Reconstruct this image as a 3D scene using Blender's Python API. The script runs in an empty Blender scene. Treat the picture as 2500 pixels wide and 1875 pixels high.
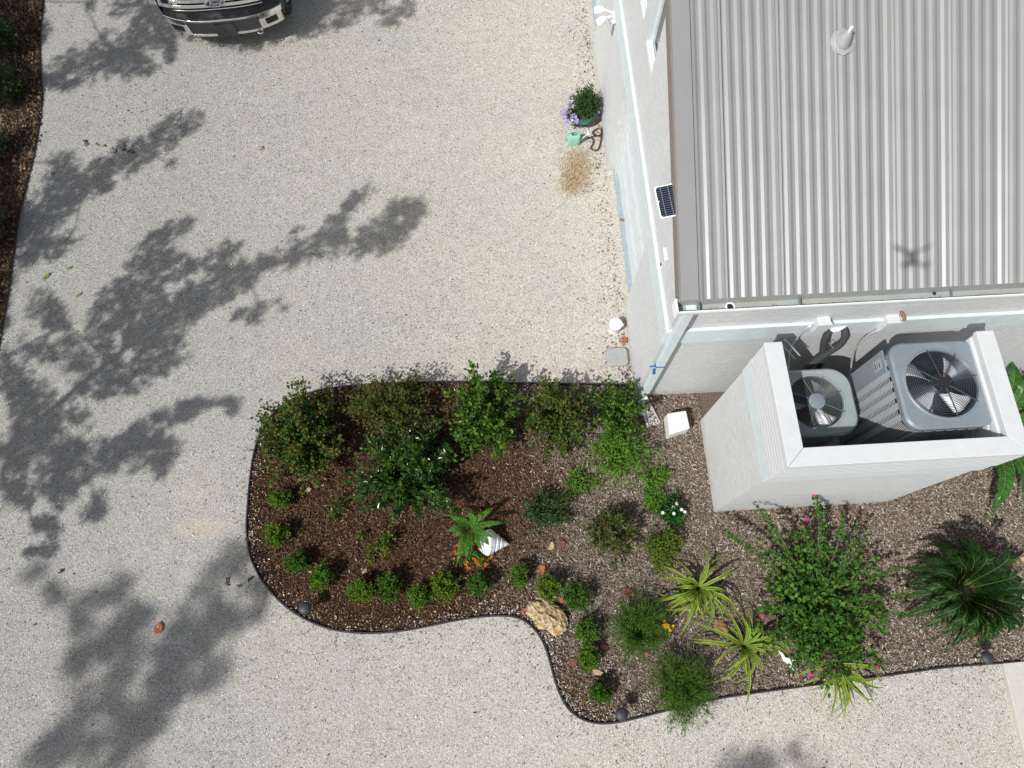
import bpy, math, random
import numpy as np
from math import sin, cos, pi, radians, atan2, hypot, sqrt
random.seed(7); rng = np.random.default_rng(7)
S = bpy.context.scene; COL = S.collection
# ------------------------------------------------------------------ camera, sky, sun, exposure
CH = 10.0; FPX = 1733.0; TILT = radians(19.7); YAW = radians(3.3)
cam = bpy.data.cameras.new('camera'); camo = bpy.data.objects.new('camera', cam); COL.objects.link(camo)
camo.location = (0, 0, CH); camo.rotation_euler = (TILT, 0, 0)
cam.sensor_fit = 'HORIZONTAL'; cam.sensor_width = 36; cam.lens = FPX/2500*36
cam.clip_start = 0.05; cam.clip_end = 500
S.camera = camo
W = bpy.data.worlds.new('World'); S.world = W; W.use_nodes = True
nt = W.node_tree; bg = nt.nodes['Background']; sk = nt.nodes.new('ShaderNodeTexSky')
sk.sky_type = 'NISHITA'; sk.sun_disc = False; sk.sun_elevation = radians(49.2); sk.sun_rotation = radians(227.3)
sk.dust_density = 2.5; sk.air_density = .9; hs0 = nt.nodes.new('ShaderNodeHueSaturation'); hs0.inputs['Saturation'].default_value = .62; nt.links.new(sk.outputs[0], hs0.inputs['Color']); nt.links.new(hs0.outputs[0], bg.inputs[0]); bg.inputs[1].default_value = 0.085
SUN = np.array([0.480, 0.4435, -0.757])
sl = bpy.data.lights.new('sun', 'SUN'); sl.energy = 4.0; sl.angle = radians(0.53); sl.color = (1, .978, .95)
so = bpy.data.objects.new('sun', sl); COL.objects.link(so)
so.rotation_euler = (radians(90-49.2), 0, atan2(SUN[1], SUN[0])-pi/2)
so.location = (-10, -10, 20)
S.view_settings.view_transform = 'Standard'; S.view_settings.look = 'None'
S.view_settings.exposure = 0.12; S.view_settings.gamma = 1.0
S.render.resolution_x = 1024; S.render.resolution_y = 768

# ------------------------------------------------------------------ geometry helpers
E1 = np.array([cos(YAW), sin(YAW)]); E2 = np.array([-sin(YAW), cos(YAW)])
def ray(px, py):
    u = (px-1250)/FPX; v = -(py-937.5)/FPX
    return np.array([u, v*cos(TILT)+sin(TILT), -(cos(TILT)-v*sin(TILT))])
def at(px, py, z=0.0):
    d = ray(px, py); s = (CH-z)/-d[2]
    return np.array([d[0]*s, d[1]*s, z])
def hat(px, py, z=0.0):
    p = at(px, py, z); return np.array([p[:2]@E1, p[:2]@E2, z])
def hatx(px, py, X):
    d = ray(px, py); s = X/(d[:2]@E1); return np.array([X, (d[:2]*s)@E2, CH+d[2]*s])
def haty(px, py, Y):
    d = ray(px, py); s = Y/(d[:2]@E2); return np.array([(d[:2]*s)@E1, Y, CH+d[2]*s])
def h2w(p): return np.array([*(p[0]*E1+p[1]*E2), p[2]])

class MB:
    def __init__(s): s.v = []; s.f = []; s.m = []; s.big = []
    def add(s, vs, fs, m=0):
        o = len(s.v); s.v += [tuple(map(float, p)) for p in vs]; s.f += [tuple(i+o for i in f) for f in fs]; s.m += [m]*len(fs); return s
    def box(s, x0, x1, y0, y1, z0, z1, m=0):
        return s.add([(x0,y0,z0),(x1,y0,z0),(x1,y1,z0),(x0,y1,z0),(x0,y0,z1),(x1,y0,z1),(x1,y1,z1),(x0,y1,z1)],
              [(0,3,2,1),(4,5,6,7),(0,1,5,4),(1,2,6,5),(2,3,7,6),(3,0,4,7)], m)
    def obox(s, c, ax, ay, az, m=0):
        c, ax, ay, az = map(np.array, (c, ax, ay, az)); vs = []
        for k in (-1, 1):
            for i, j in ((-1,-1),(1,-1),(1,1),(-1,1)): vs.append(c+ax*i+ay*j+az*k)
        return s.add(vs, [(0,3,2,1),(4,5,6,7),(0,1,5,4),(1,2,6,5),(2,3,7,6),(3,0,4,7)], m)
    def prism(s, pts, z0, z1, m=0):
        n = len(pts)
        return s.add([(p[0],p[1],z0) for p in pts]+[(p[0],p[1],z1) for p in pts],
              [tuple(range(n))[::-1], tuple(range(n, 2*n))]+[(i,(i+1)%n,n+(i+1)%n,n+i) for i in range(n)], m)
    def tube(s, pts, r, n=6, m=0, closed=False, cap=True):
        pts = [np.array(p, float) for p in pts]; k = len(pts)
        rs = list(r) if hasattr(r, '__len__') else [r]*k
        if len(rs) != k: rs = list(np.interp(np.linspace(0, 1, k), np.linspace(0, 1, len(rs)), rs))
        vs = []; ref = None
        for i in range(k):
            if closed: t = pts[(i+1)%k]-pts[i-1]
            else: t = pts[min(i+1,k-1)]-pts[max(i-1,0)]
            t = t/(np.linalg.norm(t)+1e-9)
            if ref is None: ref = np.array([0,0,1.]) if abs(t[2]) < .9 else np.array([1.,0,0])
            a = np.cross(t, ref); a /= np.linalg.norm(a)+1e-9; b = np.cross(t, a); ref = -b if abs(np.dot(b, t)) < .5 else ref
            ref = np.cross(a, t)
            for j in range(n):
                an = 2*pi*j/n; vs.append(pts[i]+rs[i]*(cos(an)*a+sin(an)*b))
        fs = []
        for i in range(k if closed else k-1):
            for j in range(n):
                i2 = (i+1)%k; fs.append((i*n+j, i*n+(j+1)%n, i2*n+(j+1)%n, i2*n+j))
        if not closed and cap: fs += [tuple(range(n))[::-1], tuple((k-1)*n+j for j in range(n))]
        return s.add(vs, fs, m)
    def lathe(s, prof, c=(0,0,0), n=24, m=0, sx=1, sy=1, capb=True, capt=True):
        vs = []; k = len(prof)
        for r, z in prof:
            for j in range(n):
                a = 2*pi*j/n; vs.append((c[0]+r*cos(a)*sx, c[1]+r*sin(a)*sy, c[2]+z))
        fs = [(i*n+j, i*n+(j+1)%n, (i+1)*n+(j+1)%n, (i+1)*n+j) for i in range(k-1) for j in range(n)]
        if capb: fs.append(tuple(range(n))[::-1])
        if capt: fs.append(tuple((k-1)*n+j for j in range(n)))
        return s.add(vs, fs, m)
    def arr(s, V, F, m=0):
        s.big.append((np.asarray(V, float), np.asarray(F, int), m)); return s
    def build(s, name, mats, parent=None, off=(0,0,0), smooth=False, bevel=0):
        if not isinstance(mats, (list, tuple)): mats = [mats]
        V = np.array(s.v, float).reshape(-1, 3); loops = [np.array([i for f in s.f for i in f], int)]
        tot = [np.array([len(f) for f in s.f], int)]; mi = [np.array(s.m, int)]; Vs = [V]; o = len(V)
        for v, f, m in s.big:
            Vs.append(v); loops.append((f+o).ravel()); tot.append(np.full(len(f), f.shape[1])); mi.append(np.full(len(f), m)); o += len(v)
        V = np.concatenate(Vs)-np.array(off); L = np.concatenate(loops); T = np.concatenate(tot); M = np.concatenate(mi)
        me = bpy.data.meshes.new(name); me.vertices.add(len(V)); me.vertices.foreach_set('co', V.ravel())
        me.loops.add(len(L)); me.loops.foreach_set('vertex_index', L.astype(np.int32))
        me.polygons.add(len(T)); st = np.concatenate([[0], np.cumsum(T)[:-1]])
        me.polygons.foreach_set('loop_start', st.astype(np.int32)); me.polygons.foreach_set('loop_total', T.astype(np.int32))
        for mt in mats: me.materials.append(mt)
        me.polygons.foreach_set('material_index', M.astype(np.int32))
        me.polygons.foreach_set('use_smooth', np.full(len(T), bool(smooth)))
        me.update(calc_edges=True); me.validate()
        ob = bpy.data.objects.new(name, me); COL.objects.link(ob)
        if parent is not None: ob.parent = parent
        if smooth == 'auto':
            try: me.set_sharp_from_angle(angle=radians(35))
            except Exception: pass
        if bevel:
            b = ob.modifiers.new('bevel', 'BEVEL'); b.width = bevel; b.segments = 2; b.limit_method = 'ANGLE'; b.angle_limit = radians(40)
        return ob
def thing(name, label, cat, loc=(0,0,0), rz=0, group=None):
    o = bpy.data.objects.new(name, None); COL.objects.link(o); o.empty_display_size = .1
    o.location = tuple(map(float, loc)); o.rotation_euler = (0, 0, rz); o['label'] = label; o['category'] = cat
    if group: o['group'] = group
    return o
def hthing(name, label, cat, base, group=None):      # thing in the house frame; parts use off=base
    return thing(name, label, cat, h2w(base), YAW, group)
def tag(o, label, cat, group=None, kind=None, loc=None):
    o['label'] = label; o['category'] = cat
    if group: o['group'] = group
    if kind: o['kind'] = kind
    return o
def struct(o, label, cat): o['kind'] = 'structure'; o['label'] = label; o['category'] = cat; return o
def unit(v): return v/(np.linalg.norm(v, axis=-1, keepdims=True)+1e-9)

# ------------------------------------------------------------------ materials
def mat(name, col=(.5,.5,.5), rough=.6, metal=0, spec=.5, coat=0):
    m = bpy.data.materials.new(name); m.use_nodes = True; b = m.node_tree.nodes['Principled BSDF']
    b.inputs['Base Color'].default_value = (*col, 1); b.inputs['Roughness'].default_value = rough
    b.inputs['Metallic'].default_value = metal; b.inputs['Specular IOR Level'].default_value = spec
    b.inputs['Coat Weight'].default_value = coat
    return m
def N(m, t, **kw):
    n = m.node_tree.nodes.new(t)
    for k, v in kw.items():
        if k in n.inputs.keys(): n.inputs[k].default_value = v
        else: setattr(n, k, v)
    return n
def LK(m, a, b): m.node_tree.links.new(a, b)
def ramp(m, fac, stops):
    r = N(m, 'ShaderNodeValToRGB'); e = r.color_ramp.elements
    while len(e) < len(stops): e.new(.5)
    for i, (p, c) in enumerate(stops): e[i].position = p; e[i].color = (*c, 1)
    LK(m, fac, r.inputs[0]); return r
def mixc(m, fac, a, b, mode='MIX'):
    x = N(m, 'ShaderNodeMix', data_type='RGBA', blend_type=mode)
    if isinstance(fac, (int, float)): x.inputs[0].default_value = fac
    else: LK(m, fac, x.inputs[0])
    for s_, v in ((6, a), (7, b)):
        if isinstance(v, tuple): x.inputs[s_].default_value = (*v, 1)
        else: LK(m, v, x.inputs[s_])
    return x.outputs[2]
def bump(m, h, strength=.5, dist=.01):
    b = N(m, 'ShaderNodeBump', Strength=strength, Distance=dist); LK(m, h, b.inputs['Height'])
    LK(m, b.outputs[0], m.node_tree.nodes['Principled BSDF'].inputs['Normal']); return b
def pos(m): return N(m, 'ShaderNodeNewGeometry').outputs['Position']
def objc(m): return N(m, 'ShaderNodeTexCoord').outputs['Object']
def noise(m, vec, scale, detail=3, rough=.55, dist=0):
    n = N(m, 'ShaderNodeTexNoise', Scale=scale, Detail=detail, Roughness=rough, Distortion=dist); LK(m, vec, n.inputs['Vector']); return n
def base(m): return m.node_tree.nodes['Principled BSDF'].inputs['Base Color']
def maprange(m, v, a, b, c=0., d=1.):
    n = N(m, 'ShaderNodeMapRange'); n.clamp = True
    for i, x in zip((1,2,3,4), (a,b,c,d)): n.inputs[i].default_value = x
    LK(m, v, n.inputs[0]); return n.outputs[0]
def math_(m, op, a, b=None):
    n = N(m, 'ShaderNodeMath', operation=op)
    for i, x in enumerate((a, b)):
        if x is None: continue
        if isinstance(x, (int, float)): n.inputs[i].default_value = x
        else: LK(m, x, n.inputs[i])
    return n.outputs[0]

def m_gravel():
    m = mat('shell_gravel', rough=.85, spec=.3); P = pos(m)
    vo = N(m, 'ShaderNodeTexVoronoi', Scale=62., Randomness=1.); LK(m, P, vo.inputs['Vector'])
    vo2 = N(m, 'ShaderNodeTexVoronoi', Scale=120., Randomness=1.); LK(m, P, vo2.inputs['Vector'])
    g1 = N(m, 'ShaderNodeSeparateColor'); LK(m, vo.outputs['Color'], g1.inputs[0])
    g2 = N(m, 'ShaderNodeSeparateColor'); LK(m, vo2.outputs['Color'], g2.inputs[0])
    c1 = ramp(m, g1.outputs[0], [(0,(.33,.305,.265)),(.12,(.46,.43,.38)),(.5,(.55,.525,.475)),(.85,(.64,.615,.565)),(1,(.82,.80,.76))])
    c2 = ramp(m, g2.outputs[1], [(0,(.30,.27,.23)),(.2,(.47,.44,.385)),(.6,(.57,.54,.49)),(1,(.75,.73,.69))])
    c = mixc(m, .5, c1.outputs[0], c2.outputs[0])
    # vignette darkening painted toward the left, plus tone patches: damp greyer, sandy warmer
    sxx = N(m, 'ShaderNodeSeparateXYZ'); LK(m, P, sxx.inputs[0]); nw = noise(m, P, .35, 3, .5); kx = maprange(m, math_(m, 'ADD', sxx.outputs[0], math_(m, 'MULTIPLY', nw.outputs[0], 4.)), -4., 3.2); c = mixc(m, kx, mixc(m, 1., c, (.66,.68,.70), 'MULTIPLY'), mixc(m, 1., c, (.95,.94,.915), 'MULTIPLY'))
    nb = noise(m, P, .55, 4, .6); c = mixc(m, maprange(m, nb.outputs[0], .42, .62, 0, .5), c, mixc(m, 1., c, (.88,.92,.97), 'MULTIPLY'))
    nm = noise(m, P, 5.5, 5, .65); c = mixc(m, maprange(m, nm.outputs[0], .40, .66, .0, .55), c, mixc(m, 1., c, (.80,.77,.71), 'MULTIPLY'))
    # sandy spots: by the house wall and two beside the planting bed
    for (px, py, rx, ry, st, colr) in ((1408,415,.30,.48,.9,(.38,.28,.15)),(1395,455,.2,.22,.7,(.38,.28,.15)),(490,1290,.42,.17,.55,(.56,.47,.35)),(465,1205,.3,.12,.35,(.56,.47,.35)),(1110,890,.14,.14,.4,(.50,.46,.32))):
        q = at(px, py); mp = N(m, 'ShaderNodeMapping'); mp.vector_type = 'POINT'
        mp.inputs['Scale'].default_value = (1/rx, 1/ry, 1); mp.inputs['Location'].default_value = (-q[0]/rx, -q[1]/ry, 0)
        LK(m, P, mp.inputs['Vector']); ln = N(m, 'ShaderNodeVectorMath', operation='LENGTH'); LK(m, mp.outputs[0], ln.inputs[0])
        nn = noise(m, P, 9, 5, .7); s_ = math_(m, 'ADD', ln.outputs['Value'], math_(m, 'MULTIPLY', nn.outputs[0], 2.0))
        k = maprange(m, s_, 2.05, 1.65, 0, st); c = mixc(m, k, c, mixc(m, .6, c, colr))
    nf = noise(m, P, 26, 3, .7); c = mixc(m, maprange(m, nf.outputs[0], .34, .50, .65, 0), c, mixc(m, 1., c, (.60,.58,.55), 'MULTIPLY')); nf2 = noise(m, P, 45, 2, .6); c = mixc(m, maprange(m, nf2.outputs[0], .60, .70, 0, .75), c, (.80,.79,.76))
    LK(m, c, base(m))
    h = math_(m, 'ADD', math_(m, 'MULTIPLY', vo.outputs['Distance'], -1.2), math_(m, 'MULTIPLY', vo2.outputs['Distance'], -.7))
    bump(m, h, .55, .010)
    return m
def m_stucco(name, col, scale=1.0):
    m = mat(name, col, .9, 0, .25); O = objc(m); mp = N(m, 'ShaderNodeMapping'); mp.inputs['Scale'].default_value = (6,6,34) if scale > 0 else (34,34,6)
    LK(m, O, mp.inputs['Vector']); n = noise(m, mp.outputs[0], 1.6, 6, .65, .6); n2 = noise(m, O, 1.3, 4, .6)
    c = mixc(m, maprange(m, n.outputs[0], .44, .60, 0, .8), col, tuple(x*.78 for x in col))
    c = mixc(m, maprange(m, n2.outputs[0], .42, .62, 0, .4), c, tuple(x*.84 for x in col)); n4 = noise(m, mp.outputs[0], .35, 5, .7); c = mixc(m, maprange(m, n4.outputs[0], .5, .66, 0, .35), c, tuple(x*.80 for x in col)); sz = N(m, 'ShaderNodeSeparateXYZ'); LK(m, O, sz.inputs[0]); ns = noise(m, O, 7, 5, .7); lowz = maprange(m, math_(m, 'ADD', sz.outputs[2], math_(m, 'MULTIPLY', ns.outputs[0], .5)), .28, .50, .45, 0); c = mixc(m, lowz, c, (.42,.385,.33)); LK(m, c, base(m))
    bump(m, n.outputs[0], .8, .014); return m
def m_noisy(name, col, var=.15, scale=12, rough=.6, metal=0, bs=.15, spec=.5, coat=0, dirt=None):
    m = mat(name, col, rough, metal, spec, coat); O = objc(m); n = noise(m, O, scale, 5, .62)
    c = mixc(m, maprange(m, n.outputs[0], .3, .7, 0, 1), tuple(x*(1-var) for x in col), tuple(min(1, x*(1+var)) for x in col))
    if dirt:
        n3 = noise(m, O, scale*.23, 5, .7); c = mixc(m, maprange(m, n3.outputs[0], .5, .72, 0, .6), c, dirt)
    LK(m, c, base(m)); n2 = noise(m, O, scale*4, 3); bump(m, n2.outputs[0], bs, .01)
    return m
def m_leaf(name, cols, rough=.45, trans=.3, spec=.5, coat=0):
    m = mat(name, cols[0], rough+.08, 0, spec*.38, coat); g = N(m, 'ShaderNodeNewGeometry')
    k = len(cols); r = ramp(m, g.outputs['Random Per Island'], [((i+.0)/(max(k-1, 1)), c) for i, c in enumerate(cols)])
    LK(m, r.outputs[0], base(m)); b = m.node_tree.nodes['Principled BSDF']; out = m.node_tree.nodes['Material Output']
    t = N(m, 'ShaderNodeBsdfTranslucent'); x = mixc(m, 1., r.outputs[0], (.9,1.,.45), 'MULTIPLY'); LK(m, x, t.inputs[0])
    ms = N(m, 'ShaderNodeMixShader'); ms.inputs[0].default_value = trans
    LK(m, b.outputs[0], ms.inputs[1]); LK(m, t.outputs[0], ms.inputs[2]); LK(m, ms.outputs[0], out.inputs[0]); return m
def m_isl(name, stops, rough=.8, spec=.2):
    m = mat(name, (.5,.5,.5), rough, 0, spec); g = N(m, 'ShaderNodeNewGeometry')
    r = ramp(m, g.outputs['Random Per Island'], stops); LK(m, r.outputs[0], base(m)); return m

M = {}
M['gravel'] = m_gravel()
M['stucco'] = m_stucco('brushed_stucco', (.66,.67,.665)); M['stuccow'] = m_stucco('brushed_stucco_wall', (.67,.685,.685), -1)
M['trim'] = m_noisy('pale_blue_trim', (.60,.665,.68), .07, 8, .6, bs=.12, spec=.3)
M['white'] = m_noisy('white_paint', (.60,.62,.62), .04, 9, .6, bs=.06, spec=.3, dirt=(.60,.60,.58))
M['bright'] = mat('white_plastic', (.86,.87,.87), .35)
M['sill'] = m_noisy('threshold_blue', (.30,.36,.395), .10, 14, .75, spec=.15, dirt=(.36,.36,.34))
M['roof'] = m_noisy('roof_metal', (.275,.275,.272), .05, 2.2, .43, .1, .03, spec=.5, dirt=(.265,.26,.25))
M['fascia'] = m_noisy('fascia_brown', (.20,.17,.155), .1, 20, .6)
M['gut'] = m_noisy('gutter_inside', (.34,.365,.35), .1, 7, .6, .0, .1, dirt=(.36,.33,.26))
M['strap'] = mat('gutter_strap', (.25,.28,.32), .45, .5)
M['dark'] = mat('dark_hole', (.012,.013,.014), .7)
M['glass'] = mat('window_glass', (.05,.05,.045), .08, 0, .6)
M['acg'] = m_noisy('ac_grey_paint', (.20,.235,.265), .08, 6, .42, .0, .08, dirt=(.25,.28,.29))
M['acg2'] = m_noisy('ac_green_grey_paint', (.27,.31,.31), .08, 6, .45, .0, .08, dirt=(.22,.26,.25))
M['acl'] = m_noisy('ac_side_slats', (.36,.375,.39), .04, 8, .5)
M['wire'] = mat('grille_wire', (.10,.12,.14), .35, .6)
M['wirel'] = mat('grille_wire_light', (.38,.42,.42), .35, .5)
M['alu'] = mat('fan_blade_metal', (.62,.64,.66), .5, .3); M['wirem'] = mat('grille_wire_mid', (.16,.18,.18), .4, .4)
M['galv'] = m_noisy('galvanised_metal', (.62,.65,.67), .08, 20, .35, .6)
M['foam'] = m_noisy('pipe_foam', (.035,.037,.042), .2, 30, .85)
M['conc'] = m_noisy('concrete', (.46,.45,.42), .12, 9, .85, bs=.4, dirt=(.36,.34,.31))
M['slabm'] = m_noisy('walkway_concrete', (.52,.50,.45), .06, 14, .85, bs=.3)
M['blk'] = mat('black_plastic', (.018,.019,.021), .55)
M['edging'] = mat('landscape_edging', (.03,.024,.026), .6)
M['solar'] = mat('solar_cells', (.008,.012,.03), .15, 0, .6)
M['blue'] = mat('blue_tape', (.02,.13,.42), .5)
M['stem'] = m_noisy('bark_stem', (.13,.095,.065), .25, 30, .85)
M['bark'] = m_noisy('tree_bark', (.17,.15,.125), .3, 14, .9, bs=.6)

# ------------------------------------------------------------------ ground, beds
mb = MB(); mb.add([(-120,-120,0),(120,-120,0),(120,120,0),(-120,120,0)], [(0,1,2,3)])
struct(mb.build('ground', M['gravel']), 'pale crushed shell gravel driveway with dark specks and sandy spots', 'driveway')

bedpx = [(1540,943),(1460,941),(1300,939),(1200,937),(1100,936),(1020,937),(940,940),(860,945),(800,952),(750,963),(700,985),(660,1020),(636,1060),(622,1110),(613,1170),(608,1230),(604,1290),(609,1340),(625,1390),(655,1436),(695,1478),(745,1512),(805,1536),(865,1545),(930,1546),(1000,1538),(1050,1528),(1100,1517),(1160,1507),(1210,1503),(1250,1504),(1280,1514),(1305,1535),(1325,1565),(1340,1605),(1352,1655),(1368,1700),(1388,1733),(1420,1756),(1460,1766),(1505,1763),(1560,1750),(1650,1727),(1750,1703),(1900,1682),(2000,1669),(2100,1656),(2200,1643),(2300,1628),(2380,1622),(2500,1614)]
bed = [at(*p)[:2] for p in bedpx]
bedpoly = bed+[np.array([14., -3.0]), np.array([14., 4.6]), h2w((2.2,3.6,0))[:2]]
def m_mulchbase():
    m = mat('mulch_soil', (.05,.03,.02), .95, 0, .1); P = pos(m); n = noise(m, P, 40, 5, .7)
    sx = N(m, 'ShaderNodeSeparateXYZ'); LK(m, P, sx.inputs[0]); nz = noise(m, P, 1.5, 4, .6)
    k = maprange(m, math_(m, 'ADD', sx.outputs[0], math_(m, 'MULTIPLY', nz.outputs[0], 1.2)), .3, 1.3)
    a = ramp(m, n.outputs[0], [(.3,(.022,.012,.007)),(.7,(.10,.056,.032))]); b = ramp(m, n.outputs[0], [(.3,(.06,.046,.035)),(.7,(.23,.18,.145))])
    LK(m, mixc(m, k, a.outputs[0], b.outputs[0]), base(m)); bump(m, n.outputs[0], .8, .02); return m
M['soil'] = m_mulchbase()
mb = MB(); mb.prism([tuple(p) for p in bedpoly][::-1], -.02, .02)
struct(mb.build('planting_bed', M['soil']), 'mulched planting bed curving round the house corner', 'planting bed')
mb = MB(); pts = [(*p, .035) for p in bed]
# smooth the outline
def smooth(pts, it=2):
    pts = [np.array(p) for p in pts]
    for _ in range(it):
        q = [pts[0]]
        for a, b in zip(pts[:-1], pts[1:]): q += [a*.75+b*.25, a*.25+b*.75]
        pts = q+[pts[-1]]
    return pts
sp = smooth(pts); vs = []; fs = []
for i, p in enumerate(sp):
    t = unit(sp[min(i+1, len(sp)-1)]-sp[max(i-1, 0)]); nrm = np.array([-t[1], t[0], 0])
    wob = .004*sin(i*.9); 
    for sgn, z in ((-1,0),(-1,.055+wob),(1,.055+wob),(1,0)): q = p+nrm*sgn*.011; vs.append((q[0], q[1], z))
for i in range(len(sp)-1):
    for j in range(3): fs.append((i*4+j, i*4+j+1, i*4+j+5, i*4+j+4))
mb.add(vs, fs); mb.tube([(p[0], p[1], .06) for p in sp], .014, 6)
o = mb.build('bed_edging', M['edging']); tag(o, 'thin black edging strip curving round the large planting bed', 'edging')

lbpx = [(112,-60),(108,0),(100,60),(98,160),(106,230),(98,300),(84,380),(66,450),(50,520),(38,600),(26,680),(14,760),(-2,850),(-30,960),(-70,1100)]
lb = [at(*p)[:2] for p in lbpx]; lbpoly = lb+[np.array([-9.5,-.5]), np.array([-16.,-.5]), np.array([-16.,17.]), np.array([-9.,17.])]
mb = MB(); mb.prism([tuple(p) for p in lbpoly][::-1], -.02, .02)
M['soil2'] = m_noisy('leafy_soil', (.075,.052,.034), .4, 30, .95, bs=.8, dirt=(.035,.024,.017))
struct(mb.build('side_bed', M['soil2']), 'shaded side bed of leaf litter along the left edge', 'planting bed')
mb = MB(); sp2 = smooth([(*p, .018) for p in lb]); mb.tube(sp2, .008, 6)
tag(mb.build('bed_edging', M['edging']), 'black edging strip along the side bed at the left', 'edging')

def inpoly(P, poly):
    x, y = P[:,0], P[:,1]; r = np.zeros(len(P), bool); n = len(poly)
    for i in range(n):
        a, b = poly[i], poly[(i+1)%n]
        c = ((a[1] > y) != (b[1] > y)) & (x < (b[0]-a[0])*(y-a[1])/(b[1]-a[1]+1e-12)+a[0]); r ^= c
    return r
def chips(P, z, L, Wd, tilt=.35, H=.006):
    n = len(P); a = rng.uniform(0, 2*pi, n); Ls = L*rng.uniform(.4, 1.5, n); Ws = Wd*rng.uniform(.5, 1.5, n); ti = rng.normal(0, tilt, n)
    D = np.stack([np.cos(a)*np.cos(ti), np.sin(a)*np.cos(ti), np.sin(ti)], 1); Sd = np.stack([-np.sin(a), np.cos(a), rng.normal(0, .35, n)], 1)
    C = np.stack([P[:,0], P[:,1], z+rng.uniform(0, .02, n)+np.abs(np.sin(ti))*Ls*.4], 1); U = np.array([0,0,1.])*H
    v = [C-D*Ls[:,None]/2-Sd*Ws[:,None]/2, C+D*Ls[:,None]/2-Sd*Ws[:,None]/2, C+D*Ls[:,None]/2+U, C-D*Ls[:,None]/2+U, C+D*Ls[:,None]/2+Sd*Ws[:,None]/2, C-D*Ls[:,None]/2+Sd*Ws[:,None]/2]
    V = np.stack(v, 1).reshape(-1, 3); b = (np.arange(n)*6)[:,None]
    F = np.concatenate([b+np.array([0,1,2,3]), b+np.array([3,2,4,5])]); return V, F
def vis(n, poly, x0, x1, y0, y1):
    P = np.stack([rng.uniform(x0, x1, n), rng.uniform(y0, y1, n)], 1); return P[inpoly(P, poly)]
P = vis(330000, bedpoly, -4.2, 7.6, -1.6, 4.2)
hx = P@E1; hy = P@E2
P = P[~((hx > 2.0) & (hy > 3.25)) & ~((hx > 2.95) & (hx < 5.33) & (hy > 1.53) & (hy < 3.3))]
k = P[:,0]+.5*np.sin(P[:,1]*1.7+1)+rng.normal(0, .35, len(P))+.25*(P[:,1]-1.5)*(P[:,0] > 0)
fresh = k < .35
# light shell chips have washed in along the edging
M['chipd'] = m_isl('mulch_dark', [(0,(.034,.018,.010)),(.35,(.085,.046,.026)),(.78,(.155,.088,.050)),(.95,(.27,.17,.105)),(1,(.40,.30,.21))])
M['chipg'] = m_isl('mulch_weathered', [(0,(.075,.052,.034)),(.3,(.175,.130,.094)),(.65,(.29,.235,.185)),(.9,(.40,.34,.285)),(1,(.70,.65,.59))])
M['chips'] = m_isl('shell_chips', [(0,(.35,.31,.27)),(1,(.78,.75,.70))])
mb = MB(); mb.arr(*chips(P[fresh], .02, .034, .009), 0); mb.arr(*chips(P[~fresh], .02, .034, .009), 1)
be = np.array(sp)[:, :2]; idx = rng.integers(0, len(be), 3000); Q = be[idx]+rng.normal(0, .10, (3000, 2)); Q = Q[inpoly(Q, bedpoly)]
mb.arr(*chips(Q, .035, .018, .011), 2)
tag(mb.build('mulch', [M['chipd'], M['chipg'], M['chips']]), 'brown and grey wood mulch chips covering the planting bed', 'mulch', kind='stuff')
P = vis(90000, lbpoly, -10, -4.5, -.5, 12)
M['chipl'] = m_isl('leaf_litter', [(0,(.02,.012,.008)),(.4,(.07,.045,.026)),(.8,(.17,.115,.062)),(1,(.34,.27,.17))])
mb = MB(); mb.arr(*chips(P, .02, .05, .02, .5))
tag(mb.build('leaf_litter', M['chipl']), 'brown leaf litter covering the shaded side bed', 'leaf litter', kind='stuff')
# specks and bits of dry debris on the gravel
n = 60000; P = np.stack([rng.uniform(-10, 8, n), rng.uniform(-3.5, 13, n)], 1)
dens = .5+.5*np.sin(P[:,0]*.8+2)*np.sin(P[:,1]*.6); keep = (rng.uniform(0, 1, n) < .35+.65*dens) & ~inpoly(P, bedpoly) & ~inpoly(P, lbpoly) & ~((P@E1 > 2.0) & (P@E2 > 3.2)); P = P[keep]
M['speck'] = m_isl('debris_specks', [(0,(.03,.028,.022)),(.5,(.11,.10,.075)),(.8,(.20,.17,.12)),(1,(.35,.30,.22))])
mb = MB(); mb.arr(*chips(P, .003, .017, .0055, .15, .003))
Q = be[rng.integers(0, len(be), 900)]+rng.normal(0, .16, (900, 2)); Q = Q[~inpoly(Q, bedpoly)]; mb.arr(*chips(Q, .003, .024, .008, .2, .004))
Q = np.array([h2w((2.0-abs(rng.normal(0, .18)), y, 0))[:2] for y in rng.uniform(3.6, 11, 380)]); mb.arr(*chips(Q, .003, .03, .010, .25, .005))
Q = np.array([at(*p)[:2] for p in [(210,345),(213,352),(240,352),(258,357),(275,365),(280,373),(285,369),(303,357),(306,366),(312,372),(322,370),(326,373),(130,424),(640,362),(583,1430),(556,1415),(553,1428),(610,1412),(150,1395)] for _ in range(3)])+rng.normal(0, .012, (57, 2)); mb.arr(*chips(Q, .003, .05, .022, .2, .006))
tag(mb.build('debris', M['speck']), 'dark specks and dry plant bits strewn over the pale gravel', 'debris', kind='stuff')
n = 9000; P = np.stack([rng.uniform(-10, 8, n), rng.uniform(-3.5, 13, n)], 1); P = P[~inpoly(P, bedpoly) & ~inpoly(P, lbpoly) & ~((P@E1 > 2.0) & (P@E2 > 3.2))]
mb = MB(); mb.arr(*chips(P, .004, .015, .010, .3, .005))
M['shell2'] = m_isl('shell_bits', [(0,(.55,.52,.47)),(1,(.92,.90,.87))], .5, .4)
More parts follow.
